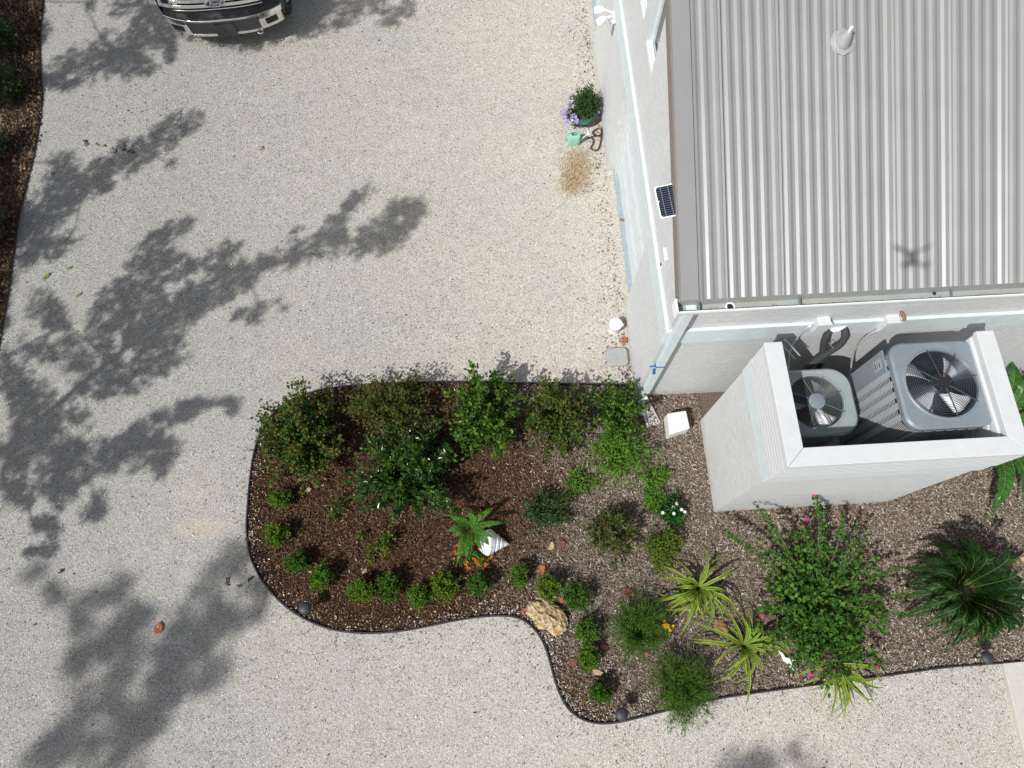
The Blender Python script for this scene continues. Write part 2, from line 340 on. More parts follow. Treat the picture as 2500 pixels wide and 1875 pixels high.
mb2 = MB(); Qs = np.concatenate([at(1410,410)[:2]+rng.normal(0, 1, (1500,2))*(.14,.24), at(1395,450)[:2]+rng.normal(0, 1, (500,2))*(.11,.12)]); mb2.arr(*chips(Qs, .004, .014, .008, .3, .005)); M['sandg'] = m_isl('coarse_sand', [(0,(.20,.13,.06)),(.5,(.42,.31,.17)),(1,(.62,.52,.36))]); tag(mb2.build('spilled_sand', M['sandg']), 'coarse tan sand spilled on the gravel below the watering can', 'sand', kind='stuff')
tag(mb.build('shell_bits', M['shell2']), 'bright bits of broken shell scattered through the driveway gravel', 'shell bits', kind='stuff')
# walkway slab
q = [at(*p)[:2] for p in ((2442,1617),(2512,1609),(2580,1875),(2502,1875))]
q = [at(2441,1619)[:2], at(2640,1600)[:2], at(2720,1960)[:2], at(2515,1930)[:2]]
mb = MB(); mb.prism([tuple(p) for p in q][::-1], .0, .075)
struct(mb.build('path', M['slabm'], bevel=.008), 'smooth beige concrete walkway slab in the bottom right corner', 'walkway')

# ------------------------------------------------------------------ house
XW, YS = 2.02, 3.265; EAVE = (3.205, 3.333); TS = math.tan(radians(24)); RIDGE = 9.4; XR = 1.942; XE = 10.5
def roofz(y): return EAVE[1]+(min(y, 2*RIDGE-y)-EAVE[0])*TS
HB = (XW, YS, 0)
house = hthing('house', 'pale stucco house with grey ribbed metal roof and white gutter', 'house', HB)
# west wall with openings: (y0,y1,z0,z1)
DO1 = (4.72, 7.27, 0, 2.0); DO2 = (9.83, 12.6, 0, 2.0); WN = (6.22, 6.74, 3.26, 4.38); WN2 = (7.02, 7.9, 3.30, 4.5)
ops = [DO1, DO2, WN, WN2]; ys = sorted({YS, 2*RIDGE-YS, RIDGE, *[o[i] for o in ops for i in (0,1)]})
wall = MB(); TH = .24
def zt(y): return roofz(y)-.06
for a, b in zip(ys[:-1], ys[1:]):
    iv = [(0, None)]; hs_ = sorted([(o[2], o[3]) for o in ops if o[0] < (a+b)/2 < o[1]]); segs = []; z = 0
    for h0, h1 in hs_:
        if h0 > z: segs.append((z, h0, z, h0))
        z = h1
    segs.append((z, zt(a), z, zt(b)))
    for za0, za1, zb0, zb1 in segs:
        wall.add([(XW,a,za0),(XW,b,zb0),(XW,b,zb1),(XW,a,za1),(XW+TH,a,za0),(XW+TH,b,zb0),(XW+TH,b,zb1),(XW+TH,a,za1)],
                 [(0,1,2,3)[::-1],(4,5,6,7),(0,4,5,1)[::-1],(3,2,6,7),(0,3,7,4),(1,5,6,2)])
wall.build('wall', M['stuccow'], house, HB)
sw = MB(); sw.box(XW+.001, XE, YS+.002, YS+.24, 0, 3.22)
sw.build('wall', M['stucco'], house, HB)
ew = MB(); ew.box(XE-.2, XE, YS+.3, 2*RIDGE-YS, 0, 3.2); ew.box(XW+.3, XE, 2*RIDGE-YS-.2, 2*RIDGE-YS, 0, 3.2)
ew.build('wall', M['stucco'], house, HB)
# trim band round the house: west and south
ZB0, ZB1 = 2.12, 2.47
tb = MB(); tb.box(XW-.045, XW, YS-.045, 2*RIDGE-YS, ZB0, ZB1); tb.build('trim_band', M['trim'], house, HB, bevel=.006)
tb = MB(); tb.box(XW+.002, XE, YS-.045, YS, ZB0, ZB1); tb.build('trim_band', M['trim'], house, HB, bevel=.006)
# roof sheet profile
def profile():
    pts = []; x = XR+.19; pts.append((x, 0))
    seams = [2.365+.5905*i for i in range(0, 15)]
    first = True
    for sx in seams:
        # minor ribs before the seam
        start = (XR+.19) if first else sx-.5905+.085
        n = 2 if first else 4; gap = .022; p = .1150
        x = sx-.028-n*p
        for i in range(n):
            x0 = x+i*p
            pts += [(x0,0),(x0+.031,.0125),(x0+.060,.0125),(x0+.088,0)]
        pts += [(sx-.022,0),(sx+.006,.019),(sx+.040,.021),(sx+.050,.011),(sx+.068,.026),(sx+.073,.026),(sx+.0745,-.004),(sx+.080,-.004),(sx+.082,0)]
        first = False
    return [p for p in pts if p[0] < XE+.1]
pr = profile(); up = np.array([0, -sin(radians(24)), cos(radians(24))])
rf = MB()
def slope_pt(x, h, y, north=False):
    z = EAVE[1]+(y-EAVE[0])*TS
    return (x, (2*RIDGE-y-up[1]*h*-1) if north else y+up[1]*h, z+up[2]*h)
for nside in (False, True):
    vs = []; fs = []; ysr = [EAVE[0], RIDGE] 
    for (x, h) in pr:
        for y in ysr: vs.append(slope_pt(x, h, y, nside))
    for i in range(len(pr)-1):
        f = (i*2, i*2+2, i*2+3, i*2+1); fs.append(f[::-1] if nside else f)
    rf.add(vs, fs)
# underside deck
rf.add([(XR+.02,EAVE[0]+.01,EAVE[1]-.03),(XE+.1,EAVE[0]+.01,EAVE[1]-.03),(XE+.1,RIDGE,roofz(RIDGE)-.03),(XR+.02,RIDGE,roofz(RIDGE)-.03),
        (XE+.1,2*RIDGE-EAVE[0],EAVE[1]-.03),(XR+.02,2*RIDGE-EAVE[0],EAVE[1]-.03)], [(0,3,2,1),(3,5,4,2)])
roof = rf.build('roof', M['roof'], house, HB)
# rake trim: flat cover along the left roof edge, raised above the sheets
rk = MB(); h0 = .034
for y0, y1, nn in ((EAVE[0]-.005, RIDGE, False), (EAVE[0]-.005, RIDGE, True)):
    vs = []
    for y in (y0, y1):
        for x, h in ((XR,-.10),(XR,h0),(XR+.185,h0),(XR+.185,0)): vs.append(slope_pt(x, h, y, nn))
    f = [(0,1,5,4),(1,2,6,5),(2,3,7,6),(0,1,2,3)]; rk.add(vs, f if nn else [t[::-1] for t in f])
rk.build('rake_trim', M['roof'], roof, (0,0,0))
fa = MB()
for nn in (False, True):
    vs = []
    for y in (EAVE[0]+.02, RIDGE):
        for x, h in ((XR+.006,-.17),(XR-.010,-.17),(XR-.010,-.012),(XR+.006,-.012)): vs.append(slope_pt(x, h, y, nn))
    f = [(0,1,5,4),(1,2,6,5),(2,3,7,6),(3,0,4,7),(0,3,2,1),(4,5,6,7)]; fa.add(vs, f)
fa.build('fascia', M['fascia'], house, HB)
fb = MB(); fb.box(XR+.03, XE+.1, YS-.052, YS-.012, 3.12, 3.315); fb.build('fascia', M['white'], house, HB)
# gutter
GY0, GY1, GZ = 3.098, 3.222, 3.288
g = MB()
g.add([(x, y, z) for x in (XR-.03, XE+.1) for y, z in ((GY0,GZ),(GY0+.006,GZ-.04),(GY0+.03,GZ-.10),(GY1-.01,GZ-.10),(GY1-.01,GZ+.03))],
      [(i,i+1,i+6,i+5) for i in range(4)], 0)
g.add([(x, y, z) for x in (XR-.03, XE+.1) for y, z in ((GY0-.012,GZ+.004),(GY0-.012,GZ-.03),(GY0+.012,GZ-.115),(GY1-.002,GZ-.115),(GY1-.002,GZ+.03),(GY1-.01,GZ+.03),(GY1-.01,GZ-.10),(GY0+.03,GZ-.102),(GY0+.006,GZ-.04),(GY0,GZ+.004))],
      [(i,(i+1)%10,10+(i+1)%10,10+i)[::-1] for i in (0,1,2,3,9)], 1)
g.box(XR-.05, XR-.03, GY0-.015, GY1+.012, GZ-.12, GZ+.03, 1)
gut = g.build('gutter', [M['gut'], M['bright']], house, HB)
for px, py in ((1702,727),(1947,710),(2315,687),(2640,668)):
    X = hat(px, py, GZ-.01)[0]; s_ = MB(); s_.obox((X, (GY0+GY1)/2, GZ-.012), (.011, -.004, 0), (.008, (GY1-GY0)/2, .006), (0,0,.003)); s_.build('strap', M['strap'], gut)
    gut.children[-1] if False else None
for ch in list(gut.children): ch.location = tuple(-np.array(HB))
o_ = hat(1780, 733, GZ-.09); ol = MB(); ol.lathe([(.052,0),(.052,.012),(.036,.012),(.036,-.002)], (o_[0], min(o_[1], GY1-.055), GZ-.098), 20, 0, capt=False, capb=False); ol.lathe([(.0355,0),(.0355,.004)], (o_[0], min(o_[1], GY1-.055), GZ-.0985), 20, 1)
o2 = ol.build('outlet', [M['bright'], M['dark']], gut, HB)
# debris line in gutter
P = np.stack([rng.uniform(XR+.05, 5.6, 420), np.clip(GY0+.033+np.abs(rng.normal(0, .012, 420)), 0, GY1)], 1); db = MB(); v, f = chips(P, GZ-.098, .012, .006, .2, .004); v[:,2] = GZ-.095+rng.uniform(0, .01, len(v)); db.arr(v, f)
M['rust'] = m_isl('gutter_dirt', [(0,(.06,.045,.03)),(1,(.34,.24,.11))]); dbo = db.build('sediment', M['rust'], gut, HB); dbo['kind'] = 'stuff'
lf = hat(2277, 699, GZ-.08)
# downspout
dt, dbp = haty(1676, 768, GY1-.01), haty(1578, 960, 3.19)
dx0 = 2.055
ds = MB(); ds.obox((2.085, 3.190, 1.72), (.056,0,0), (0,.034,0), (0,0,1.47)); ds.obox((2.085, 3.180, .22), (.058,0,0), (0,.034,.012), (0,-.02,.08))
dso = ds.build('downspout', M['trim'], house, HB, bevel=.006)
el = MB(); el.tube([(2.075,3.18,.30),(2.075,3.14,.16),(2.075,3.05,.10),(2.075,2.95,.085)], [.05,.052,.052,.05], 4); el.build('elbow', M['galv'], dso, (0,0,0)).location = tuple(-np.array(HB))
tp = MB(); zt0 = haty(1603, 897, 3.155)[2]; tp.box(2.026, 2.144, 3.152, 3.228, zt0-.016, zt0+.016); tp.obox((2.028,3.148,zt0-.13), (.016,0,.004), (.002,.001,0), (-.018,0,.11)); tp.obox((1.985,3.160,zt0+.03), (.045,0,-.008), (0,.002,0), (.006,0,.018))
tp.build('tape', M['blue'], dso, (0,0,0)).location = tuple(-np.array(HB))
# garage doors
for D in (DO1, DO2):
    dr = MB(); X = XW+.17; nsec = 4; hh = (D[3]-D[2])/nsec
    for i in range(nsec):
        dr.box(X, X+.05, D[0]+.07, D[1]-.07, .02+i*hh, (i+1)*hh-.006)
        for j in range(4):
            w = (D[1]-D[0]-.3)/4; y0 = D[0]+.13+j*w; dr.box(X-.006, X, y0+.03, y0+w-.05, .09+i*hh, (i+1)*hh-.08)
    d = dr.build('garage_door', M['trim'], house, HB, bevel=.004)
    fr = MB(); fr.box(X-.045, X+.05, D[1]-.068, D[1]-.002, .01, D[3]-.002); fr.box(X-.045, X+.05, D[0]+.002, D[0]+.068, .01, D[3]-.002); fr.box(X-.045, X+.05, D[0]+.07, D[1]-.07, D[3]-.05, D[3]-.002)
    fr.build('door_frame', M['white'], d).location = tuple(-np.array((0,0,0)))
    d.children[-1].data.transform(__import__('mathutils').Matrix.Translation(tuple(-np.array(HB)))) if d.children else None
    th = MB(); th.box(XW+.10, XW+.20, D[0]+.004, D[1]-.004, -.01, .028); q = th.build('threshold', M['sill'], d, HB)
# windows
def window(Wd, full=True):
    y0, y1, z0, z1 = Wd; w = MB(); X = XW; e = .002
    w.box(X+.004, X+.11, y0+e, y1-e, z0+e, z0+.02)
    w.box(X+.004, X+.11, y1-.02, y1-e, z0+.021, z1-.021); w.box(X+.07, X+.11, y1-.055, y1-.021, z0+.021, z1-.021)
    w.box(X+.06, X+.11, y0+e, y0+.03, z0+.021, z1-.021); w.box(X+.06, X+.11, y0+e, y1-e, z1-.02, z1-e)
    wo = w.build('window', M['trim'], house, HB, bevel=.002)
    gl = MB(); gl.box(X+.098, X+.104, y0+.03, y1-.055, z0+.03, z1-.02); gl.build('pane', M['glass'], wo, HB)
    sb = MB(); sb.box(X+.02, X+.034, y0+e, y1-.021, z0+.0205, z0+.034); sb.box(X+.058, X+.072, y0+e, y1-.056, z0+.0205, z0+.045); sb.build('sill', M['bright'], wo, HB)
window(WN); window(WN2)
# roof vent pipe
def roofpt(px, py, h=0):
    d = ray(px, py); dx, dy, dz = d[:2]@E1, d[:2]@E2, d[2]; z0 = EAVE[1]+h/cos(radians(24))
    s = (z0-EAVE[0]*TS-CH)/(dz-dy*TS); return np.array([dx*s, dy*s, CH+dz*s])
vb = roofpt(2057, 103, .012); vp = MB(); fl = []
R24 = np.array([[1,0,0],[0,cos(radians(24)),-sin(radians(24))],[0,sin(radians(24)),cos(radians(24))]])
def rl(x, y, z): return vb+R24@np.array([x, y, z])
n = 32; prof = [(.128,0),(.128,.010),(.088,.014),(.080,.02),(.082,.028),(.076,.03)]
vs = []; 
for i, (r, z) in enumerate(prof):
    for j in range(n):
        a = 2*pi*j/n; rr = r*(1+.03*cos(8*a)) if i < 2 else r; vs.append(rl(rr*cos(a), rr*sin(a), z))
fs = [(i*n+j, i*n+(j+1)%n, (i+1)*n+(j+1)%n, (i+1)*n+j) for i in range(len(prof)-1) for j in range(n)]; vp.add(vs, fs)
axis = []; K = 14
for i in range(K+1):
    t = i/K; r = .074*(1-t)**.8+.021*t; r += .004*(i%2); c0 = rl(0,0,.03); ctr = c0+np.array([0,0,.13*t]); axis.append((ctr, r))
vs = []
for ctr, r in axis:
    for j in range(n):
        a = 2*pi*j/n; t = (ctr[2]-axis[0][0][2])/.13; p = ctr+np.array([r*cos(a), r*sin(a)*1.0, 0]); p[2] += (1-t)*TS*r*sin(a); vs.append(p)
fs = [(i*n+j, i*n+(j+1)%n, (i+1)*n+(j+1)%n, (i+1)*n+j) for i in range(K) for j in range(n)]; vp.add(vs, fs, 0)
tp_ = axis[-1][0]; vp.lathe([(.017,-.02),(.017,.045),(.012,.045),(.012,.02)], tp_, 16, 1, capb=False)
for j in range(8):
    a = 2*pi*(j+.5)/8; b_ = rl(.108*cos(a), .108*sin(a), .008); vp.lathe([(.006,0),(.006,.005),(.002,.007)], b_, 8, 2)
M['boot'] = m_noisy('vent_boot_rubber', (.34,.345,.345), .08, 25, .55)
vp.build('vent_pipe', [M['boot'], M['bright'], M['galv']], roof, (0,0,0), smooth='auto')
for ch in roof.children: ch.location = tuple(-np.array(HB))

# ------------------------------------------------------------------ wall fixtures
fl = hatx(1506, 34, XW); fb_ = (XW, fl[1], 2.02)
T = hthing('flood_light', 'white twin-head motion flood light on the stucco wall by the garage door', 'security light', fb_)
m_ = MB(); m_.obox((XW-.03, fl[1], 2.02), (.03,0,0), (0,.055,0), (0,0,.075)); m_.tube([(XW-.05,fl[1],2.0),(XW-.09,fl[1],1.94)], .03, 10); m_.build('base', M['bright'], T, fb_, bevel=.012)
for sg in (-1, 1):
    a = np.array((XW-.06, fl[1]+sg*.03, 2.07)); b = a+np.array((-.12, sg*.05, .02)); 
    hd = MB(); hd.tube([a, b], .014, 8); dr_ = unit(np.array((-.75, sg*.32, -.35))); hd.tube([b, b+dr_*.03, b+dr_*.10, b+dr_*.135], [.032,.05,.058,.056], 12); hd.build('lamp_head', M['bright'], T, fb_, smooth='auto')
# solar panel
zc = 3.62; c4 = [hat(1598,457,zc+.05), hat(1664,444,zc+.09), hat(1676,522,zc+.05), hat(1610,536,zc)]
c4 = [np.array(p) for p in c4]; cc = sum(c4)/4; uu = ((c4[1]-c4[0])+(c4[2]-c4[3]))/4; vv = ((c4[3]-c4[0])+(c4[2]-c4[1]))/4; vv = vv-uu*(uu@vv)/(uu@uu); nn_ = unit(np.cross(vv, uu)); nn_ = nn_ if nn_[2] > 0 else -nn_
T = hthing('solar_panel', 'small square solar panel with white frame under the roof edge', 'solar panel', cc)
m_ = MB(); m_.obox(cc, uu, vv, nn_*.009); m_.build('frame', M['bright'], T, cc, bevel=.003)
m_ = MB(); L_, W_ = .90, .93
def pq(a, b): return cc+uu*a+vv*b+nn_*.0105
pl = []
for x0, x1 in ((-L_, L_),):
    o8 = [(-.90,-.80),(-.78,-.92),(.78,-.92),(.90,-.80),(.90,-.14),(.80,-.03),(.90,.08),(.90,.82),(.78,.93),(-.78,.93),(-.90,.82),(-.90,.08),(-.80,-.03),(-.90,-.14)]
    m_.add([pq(*p) for p in o8], [tuple(range(len(o8)))])
cellf = m_.build('solar_cells', M['solar'], T, cc)
m_ = MB()
for x in (-.55, 0, .55): m_.obox(cc+uu*x+nn_*.0115, uu*.018, vv*.90, nn_*.0005)
for i in range(13): m_.obox(cc+vv*(-.8+i*.135)+nn_*.0117, uu*.86, vv*.007, nn_*.0004)
m_.build('grid_lines', M['wirel'], T, cc)
m_ = MB(); m_.tube([cc-nn_*.01+uu*.3, (XW-.03, cc[1], zc-.08), (XW, cc[1], zc-.1)], .014, 8); m_.build('bracket', M['bright'], T, cc)
# small box on the trim band
sb_ = hatx(1617, 632, XW-.04); q = (XW-.035, sb_[1], 2.66)
T = hthing('sensor_box', 'small white sensor box clipped over the wall trim band', 'sensor', q)
m_ = MB(); m_.box(XW-.05, XW-.001, sb_[1]-.085, sb_[1]+.085, 2.66, 2.86); m_.build('housing', M['white'], T, q, bevel=.008)
m_ = MB(); m_.box(XW-.058, XW-.0505, sb_[1]-.06, sb_[1]-.03, 2.67, 2.70); m_.build('lens', M['dark'], T, q)

# ------------------------------------------------------------------ equipment screen wall
X0, X1, Y0, Y1, ZC = 2.92, 5.36, 1.50, 2.83, 2.95; TW = .14
EB = (X0, Y0, 0)
T = hthing('screen_wall', 'white U-shaped stucco screen wall with louvred top around the air conditioners', 'screen wall', EB)
def ushape(d, z0, z1, t=TW, dn=0):      # grown outward by d; mitred U in plan
    return [(X0-d,Y1+dn),(X0-d,Y0-d),(X1+d,Y0-d),(X1+d,Y1+dn),(X1-t,Y1+dn),(X1-t,Y0+t),(X0+t,Y0+t),(X0+t,Y1+dn)]
def upr(mb, d, z0, z1, t=TW, dn=0, m=0):
    p = ushape(d, z0, z1, t, dn)
    for quad in ((0,1,6,7),(1,2,5,6),(2,3,4,5)): mb.prism([p[i] for i in quad], z0, z1, m)
def uring(mb, d, z0, z1, t=TW, dn=0, m=0):
    p = ushape(d, z0, z1, t, dn); n = 8
    vs = [(*q, z0) for q in p]+[(*q, z1) for q in p]
    fs = [(i,(i+1)%n,n+(i+1)%n,n+i) for i in range(n)]+[(8,9,14,15),(9,10,13,14),(10,11,12,13)]+[(7,6,1,0),(6,5,2,1),(5,4,3,2)]
    mb.add(vs, fs, m)
w = MB(); uring(w, 0, 0, 2.12, dn=-.0); w.build('wall', M['stucco'], T, EB)
w = MB(); uring(w, .022, 2.122, 2.36, dn=-.002); w.build('trim_band', M['trim'], T, EB, bevel=.004)
w = MB(); uring(w, .002, 2.362, 2.885, dn=-.004); nl = 7; hs2 = .52/nl
for i in range(nl):
    z0 = 2.366+i*hs2
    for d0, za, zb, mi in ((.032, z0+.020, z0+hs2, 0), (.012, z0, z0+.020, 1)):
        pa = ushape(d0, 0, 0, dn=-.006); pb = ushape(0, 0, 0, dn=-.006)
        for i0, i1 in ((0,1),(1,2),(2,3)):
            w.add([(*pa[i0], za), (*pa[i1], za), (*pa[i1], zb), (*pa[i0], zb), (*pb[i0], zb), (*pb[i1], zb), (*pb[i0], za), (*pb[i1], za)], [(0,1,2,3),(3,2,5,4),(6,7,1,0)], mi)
M['gap'] = mat('siding_gap_shade', (.13,.135,.14), .8)  # dark recessed strips paint in the shade line between siding boards
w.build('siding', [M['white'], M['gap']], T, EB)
# inner siding ribs
w = MB()
for i in range(9):
    z0 = 1.7+i*.13; w.box(X0+TW, X0+TW+.025, Y0+TW, Y1-.02, z0, z0+.085); w.box(X1-TW-.025, X1-TW, Y0+TW, Y1-.02, z0, z0+.085)
w.build('siding', M['white'], T, EB)
cp = [(X0-.035,Y1+.01),(X0-.035,Y0-.035),(X1+.035,Y0-.035),(X1+.035,Y1+.01),(X1-TW-.02,Y1+.01),(X1-TW-.02,Y0+TW+.02),(X0+TW+.02,Y0+TW+.02),(X0+TW+.02,Y1+.01)]
for a, b, c, d in ((0,1,6,7),(1,2,5,6),(2,3,4,5)):
    q4 = [np.array(cp[i]) for i in (a,b,c,d)]; ctr = sum(q4)/4; q4 = [p+(ctr-p)/np.linalg.norm(ctr-p)*.0015 for p in q4]
    w = MB(); w.prism([tuple(p) for p in q4], 2.888, ZC); w.build('cap', M['white'], T, EB, bevel=.006)
pf = MB(); pf.box(X0+TW+.03, X1-TW-.03, Y0+TW+.03, Y1-.05, 1.1, 1.24)
for x in (X0+.5, X1-.5): pf.box(x-.08, x+.08, 2.2, 2.4, 0, 1.099)
PB = ((X0+X1)/2, 2.3, 0); TP = hthing('equipment_platform', 'shaded concrete platform carrying the two air conditioners inside the screen wall', 'platform', PB)
pf.build('deck', M['conc'], TP, PB)

# ------------------------------------------------------------------ air conditioners
def rsq(w, d, r, n, exp=None):        # rounded rectangle, n points by angle
    out = []
    for j in range(n):
        a = 2*pi*(j+.5)/n; c, s_ = cos(a), sin(a); t = 1/max(abs(c)/w, abs(s_)/d); x, y = c*t, s_*t
        # round the corner
        cx, cy = w-r, d-r
        if abs(x) > cx and abs(y) > cy:
            # intersect ray with corner circle
            qx, qy = cx*(1 if x > 0 else -1), cy*(1 if y > 0 else -1); B = c*qx+s_*qy; C = qx*qx+qy*qy-r*r; t = B+sqrt(max(B*B-C, 0)); x, y = c*t, s_*t
        out.append((x, y))
    return out
def acunit(label, ctr, ztop, zbot, w, d, rc, rcirc, mtop, mside, wire, blades, hubr, hubmat, light_disc, rot):
    B = (ctr[0], ctr[1], zbot); T = hthing('air_conditioner', label, 'air conditioner', B, 'outdoor air conditioners behind the screen wall')
    n = 96; off = (0, 0, 0)
    def L(p): return (p[0], p[1], p[2]-zbot)
    m = MB()                              # lid
    rings = [(rsq(w-.004, d-.004, rc, n), -.10), (rsq(w, d, rc, n), -.085), (rsq(w, d, rc, n), -.022), (rsq(w-.022, d-.022, rc*.9, n), 0)]
    cir = lambda r: [(r*cos(2*pi*(j+.5)/n), r*sin(2*pi*(j+.5)/n)) for j in range(n)]
    rings += [(cir(rcirc+.025), -.002), (cir(rcirc+.015), .006), (cir(rcirc), .004), (cir(rcirc-.004), -.03), (cir(rcirc-.02), -.22)]
    vs = [(x, y, ztop-zbot+z) for ring, z in rings for x, y in ring]
    fs = [(i*n+j, i*n+(j+1)%n, (i+1)*n+(j+1)%n, (i+1)*n+j) for i in range(len(rings)-1) for j in range(n)]
    m.add(vs, fs[:7*n], 0); m.f = m.f; 
    m.f += [tuple(f) for f in fs[7*n:]]; m.m += [1]*len(fs[7*n:])
    m.build('lid', [mtop, M['blk']], T, smooth='auto')
    h = ztop-zbot
    c_ = MB(); pr_ = rsq(w-.035, d-.035, rc, n); c_.prism(pr_, .04, h-.23, 0); c_.build('coil', M['blk'], T)
    wr = MB()
    for i in range(int((h-.2)/.028)): wr.tube([(x, y, .06+i*.028) for x, y in rsq(w-.026, d-.026, rc, 40)], .0035, 4, 0, closed=True)
    wr.build('coil_guard', mside, T)
    sl = MB()
    for i in range(6):
        y = -d+rc+.02+i*(2*d-2*rc-.04)/5.; 
        for sx in (-1, 1): sl.box(min(sx*(w-.012), sx*(w-.024)), max(sx*(w-.012), sx*(w-.024)), y-.036, y+.036, .05, h-.10)
        x = -w+rc+.02+i*(2*w-2*rc-.04)/5.
        for sy in (-1, 1): sl.box(x-.036, x+.036, min(sy*(d-.012), sy*(d-.024)), max(sy*(d-.012), sy*(d-.024)), .05, h-.10)
    sl.build('side_slats', mside, T)
    bs = MB(); bs.prism(rsq(w-.006, d-.006, rc, 48), 0, .045); bs.build('base_pan', mtop, T)
    # grille
    g = MB(); nr = 15
    for i in range(nr):
        r = hubr*1.0+(rcirc-hubr-.006)*(i+1)/nr; zz = h+.006+.018*(1-(r/rcirc)**2)
        g.tube([(r*cos(2*pi*j/56), r*sin(2*pi*j/56), zz) for j in range(56)], .0028, 4, 0, closed=True)
    for i in range(8):
        a = rot+2*pi*i/8; g.tube([(r*cos(a), r*sin(a), h+.011+.018*(1-(r/rcirc)**2)) for r in np.linspace(hubr*.6, rcirc+.012, 6)], .0065, 5)
    g.build('fan_grille', wire, T)
    if light_disc: q = MB(); q.lathe([(hubr+.004,-.004),(hubr+.004,.004),(hubr-.01,.010)], (0,0,h+.026), 28); q.build('hub_cover', light_disc, T, smooth='auto')
    q = MB(); q.lathe([(hubr*.8,0),(hubr*.85,.10),(hubr*.7,.13)], (0,0,h-.14), 20)
    if not light_disc:
        for k_ in range(4):
            a = .8+k_*pi/2; q.lathe([(.010,0),(.008,.018)], (hubr*.5*cos(a), hubr*.5*sin(a), h-.012), 8, 1)
        q.lathe([(hubr*1.15,0),(hubr*1.1,.012)], (0,0,h-.004), 24)
    q.build('fan_motor', [hubmat, M['galv']], T, smooth='auto')
    for b_ in range(blades):
        a0 = rot*1.7+b_*2*pi/blades+.35; vs = []; K = 8; J = 6
        for i in range(K+1):
            r = hubr*.75+(rcirc*.93-hubr*.75)*i/K; span = .30+.16*(i/K)
            for j in range(J+1):
                t = j/J-.5; a = a0+t*span*1.55+.16*(i/K); vs.append((r*cos(a), r*sin(a), h-.115+t*.085))
        f = [(i*(J+1)+j, (i+1)*(J+1)+j, (i+1)*(J+1)+j+1, i*(J+1)+j+1) for i in range(K) for j in range(J)]
        q = MB(); q.add(vs, f); bo = q.build('fan_blade', M['alu'], T, smooth=True); so_ = bo.modifiers.new('solid', 'SOLIDIFY'); so_.thickness = .003
    return T
zb_ = 2.80; cB = hat(2300, 936, zb_); cB = np.array(cB)
acB = acunit('large tall grey air conditioner with silver fan blades and dark hub, right of the pair', cB, zb_, 1.245, .480, .495, .16, .385, M['acg'], M['acl'], M['wire'], 4, .105, M['blk'], None, .18)
zs_ = 2.25; cS = hat(1992, 981, zs_)
acS = acunit('smaller green-grey air conditioner with pale round hub cover, left of the pair', cS, zs_, 1.245, .455, .405, .24, .318, M['acg2'], M['acg2'], M['wirem'], 3, .090, M['blk'], M['acg'], .35)
q = MB(); q.box(-.487, -.466, .22, .47, .55, 1.42); q.build('service_panel', M['acg'], acB, bevel=.006)
q = MB(); q.box(-.4895, -.4871, .28, .40, 1.20, 1.36); q.build('label', M['acl'], acB)
q = MB(); q.box(-.4905, -.4896, .30, .38, 1.22, 1.24); q.box(-.4905, -.4896, .30, .38, 1.27, 1.28); q.box(-.4905, -.4896, .30, .36, 1.31, 1.33); q.build('printed_lines', M['wire'], acB)
# red wires on large unit's motor
q = MB(); b0 = np.array([0.02,.07,zb_-1.245+.02]); q.tube([b0, b0+(.005,.02,.01), b0+(.01,.04,.0), b0+(.02,.02,.005), b0+(.015,.0,-.01)], .0022, 5); M['red'] = mat('red_wire', (.55,.08,.03), .5); q.build('wire', M['red'], acB)

# electrical boxes, conduits and pipes on the wall behind
def ebox(label, px, py, w, h, dpt, grp='electrical boxes behind the screen wall'):
    top = haty(px, py, YS-dpt/2); B = (top[0], YS, top[2]-h)
    T = hthing('electrical_box', label, 'electrical box', B, grp)
    m = MB(); m.box(B[0]-w/2, B[0]+w/2, YS-dpt, YS-.001, B[2], B[2]+h); m.build('housing', M['white'], T, B, bevel=.006)
    m = MB(); m.box(B[0]-w/2-.006, B[0]+w/2+.006, YS-dpt-.008, YS-dpt+.02, B[2]+h*.25, B[2]+h+.004); m.build('cover', M['white'], T, B, bevel=.003)
    return B
b1 = ebox('white electrical box on the wall beside the black insulated pipes', 2013, 782, .15, .24, .11)
b2 = ebox('white electrical box on the wall nearest the large air conditioner', 2182, 777, .15, .26, .11)
def pipe(label, name, cat, pts, r, m, group=None, parts=()):
    B = pts[0]; T = hthing(name, label, cat, B, group); q = MB(); q.tube(smooth([np.array(p, float) for p in pts], 2), r, 10); q.build('run', m, T, B, smooth=True)
    return T, B
wp = haty(2058, 793, YS); ppts = [wp, wp+(.01,-.10,.0), wp+(.02,-.18,-.12), wp+(-.12,-.24,-.30), wp+(-.26,-.30,-.5), wp+(-.34,-.42,-.75)]
T, B = pipe('black foam-wrapped refrigerant pipe dropping from the wall toward the air conditioners', 'insulated_pipe', 'pipe', ppts, .043, M['foam'])
q = MB(); q.tube(smooth([wp+(-.16,-.06,-.01), wp+(-.20,-.10,-.04), wp+(-.20,-.16,-.16), wp+(-.12,-.24,-.42), wp+(-.08,-.32,-.75)], 2), .042, 10); q.build('run', M['foam'], T, B, smooth=True)
q = MB(); q.lathe([(.03,-.02),(.045,0),(.03,.02)], wp+(0,-.03,.0), 12); q.tube([wp+(0,-.03,.03), wp+(-.08,-.06,.02), wp+(-.17,-.07,.0)], .026, 8); q.build('wall_collar', M['bright'], T, B)
q = MB(); q.tube(smooth([wp+(-.14,-.16,-.15), wp+(-.05,-.25,-.2), wp+(-.06,-.22,-.4), wp+(-.14,-.24,-.5)], 2), .005, 6); q.build('cable', M['wirel'], T, B)
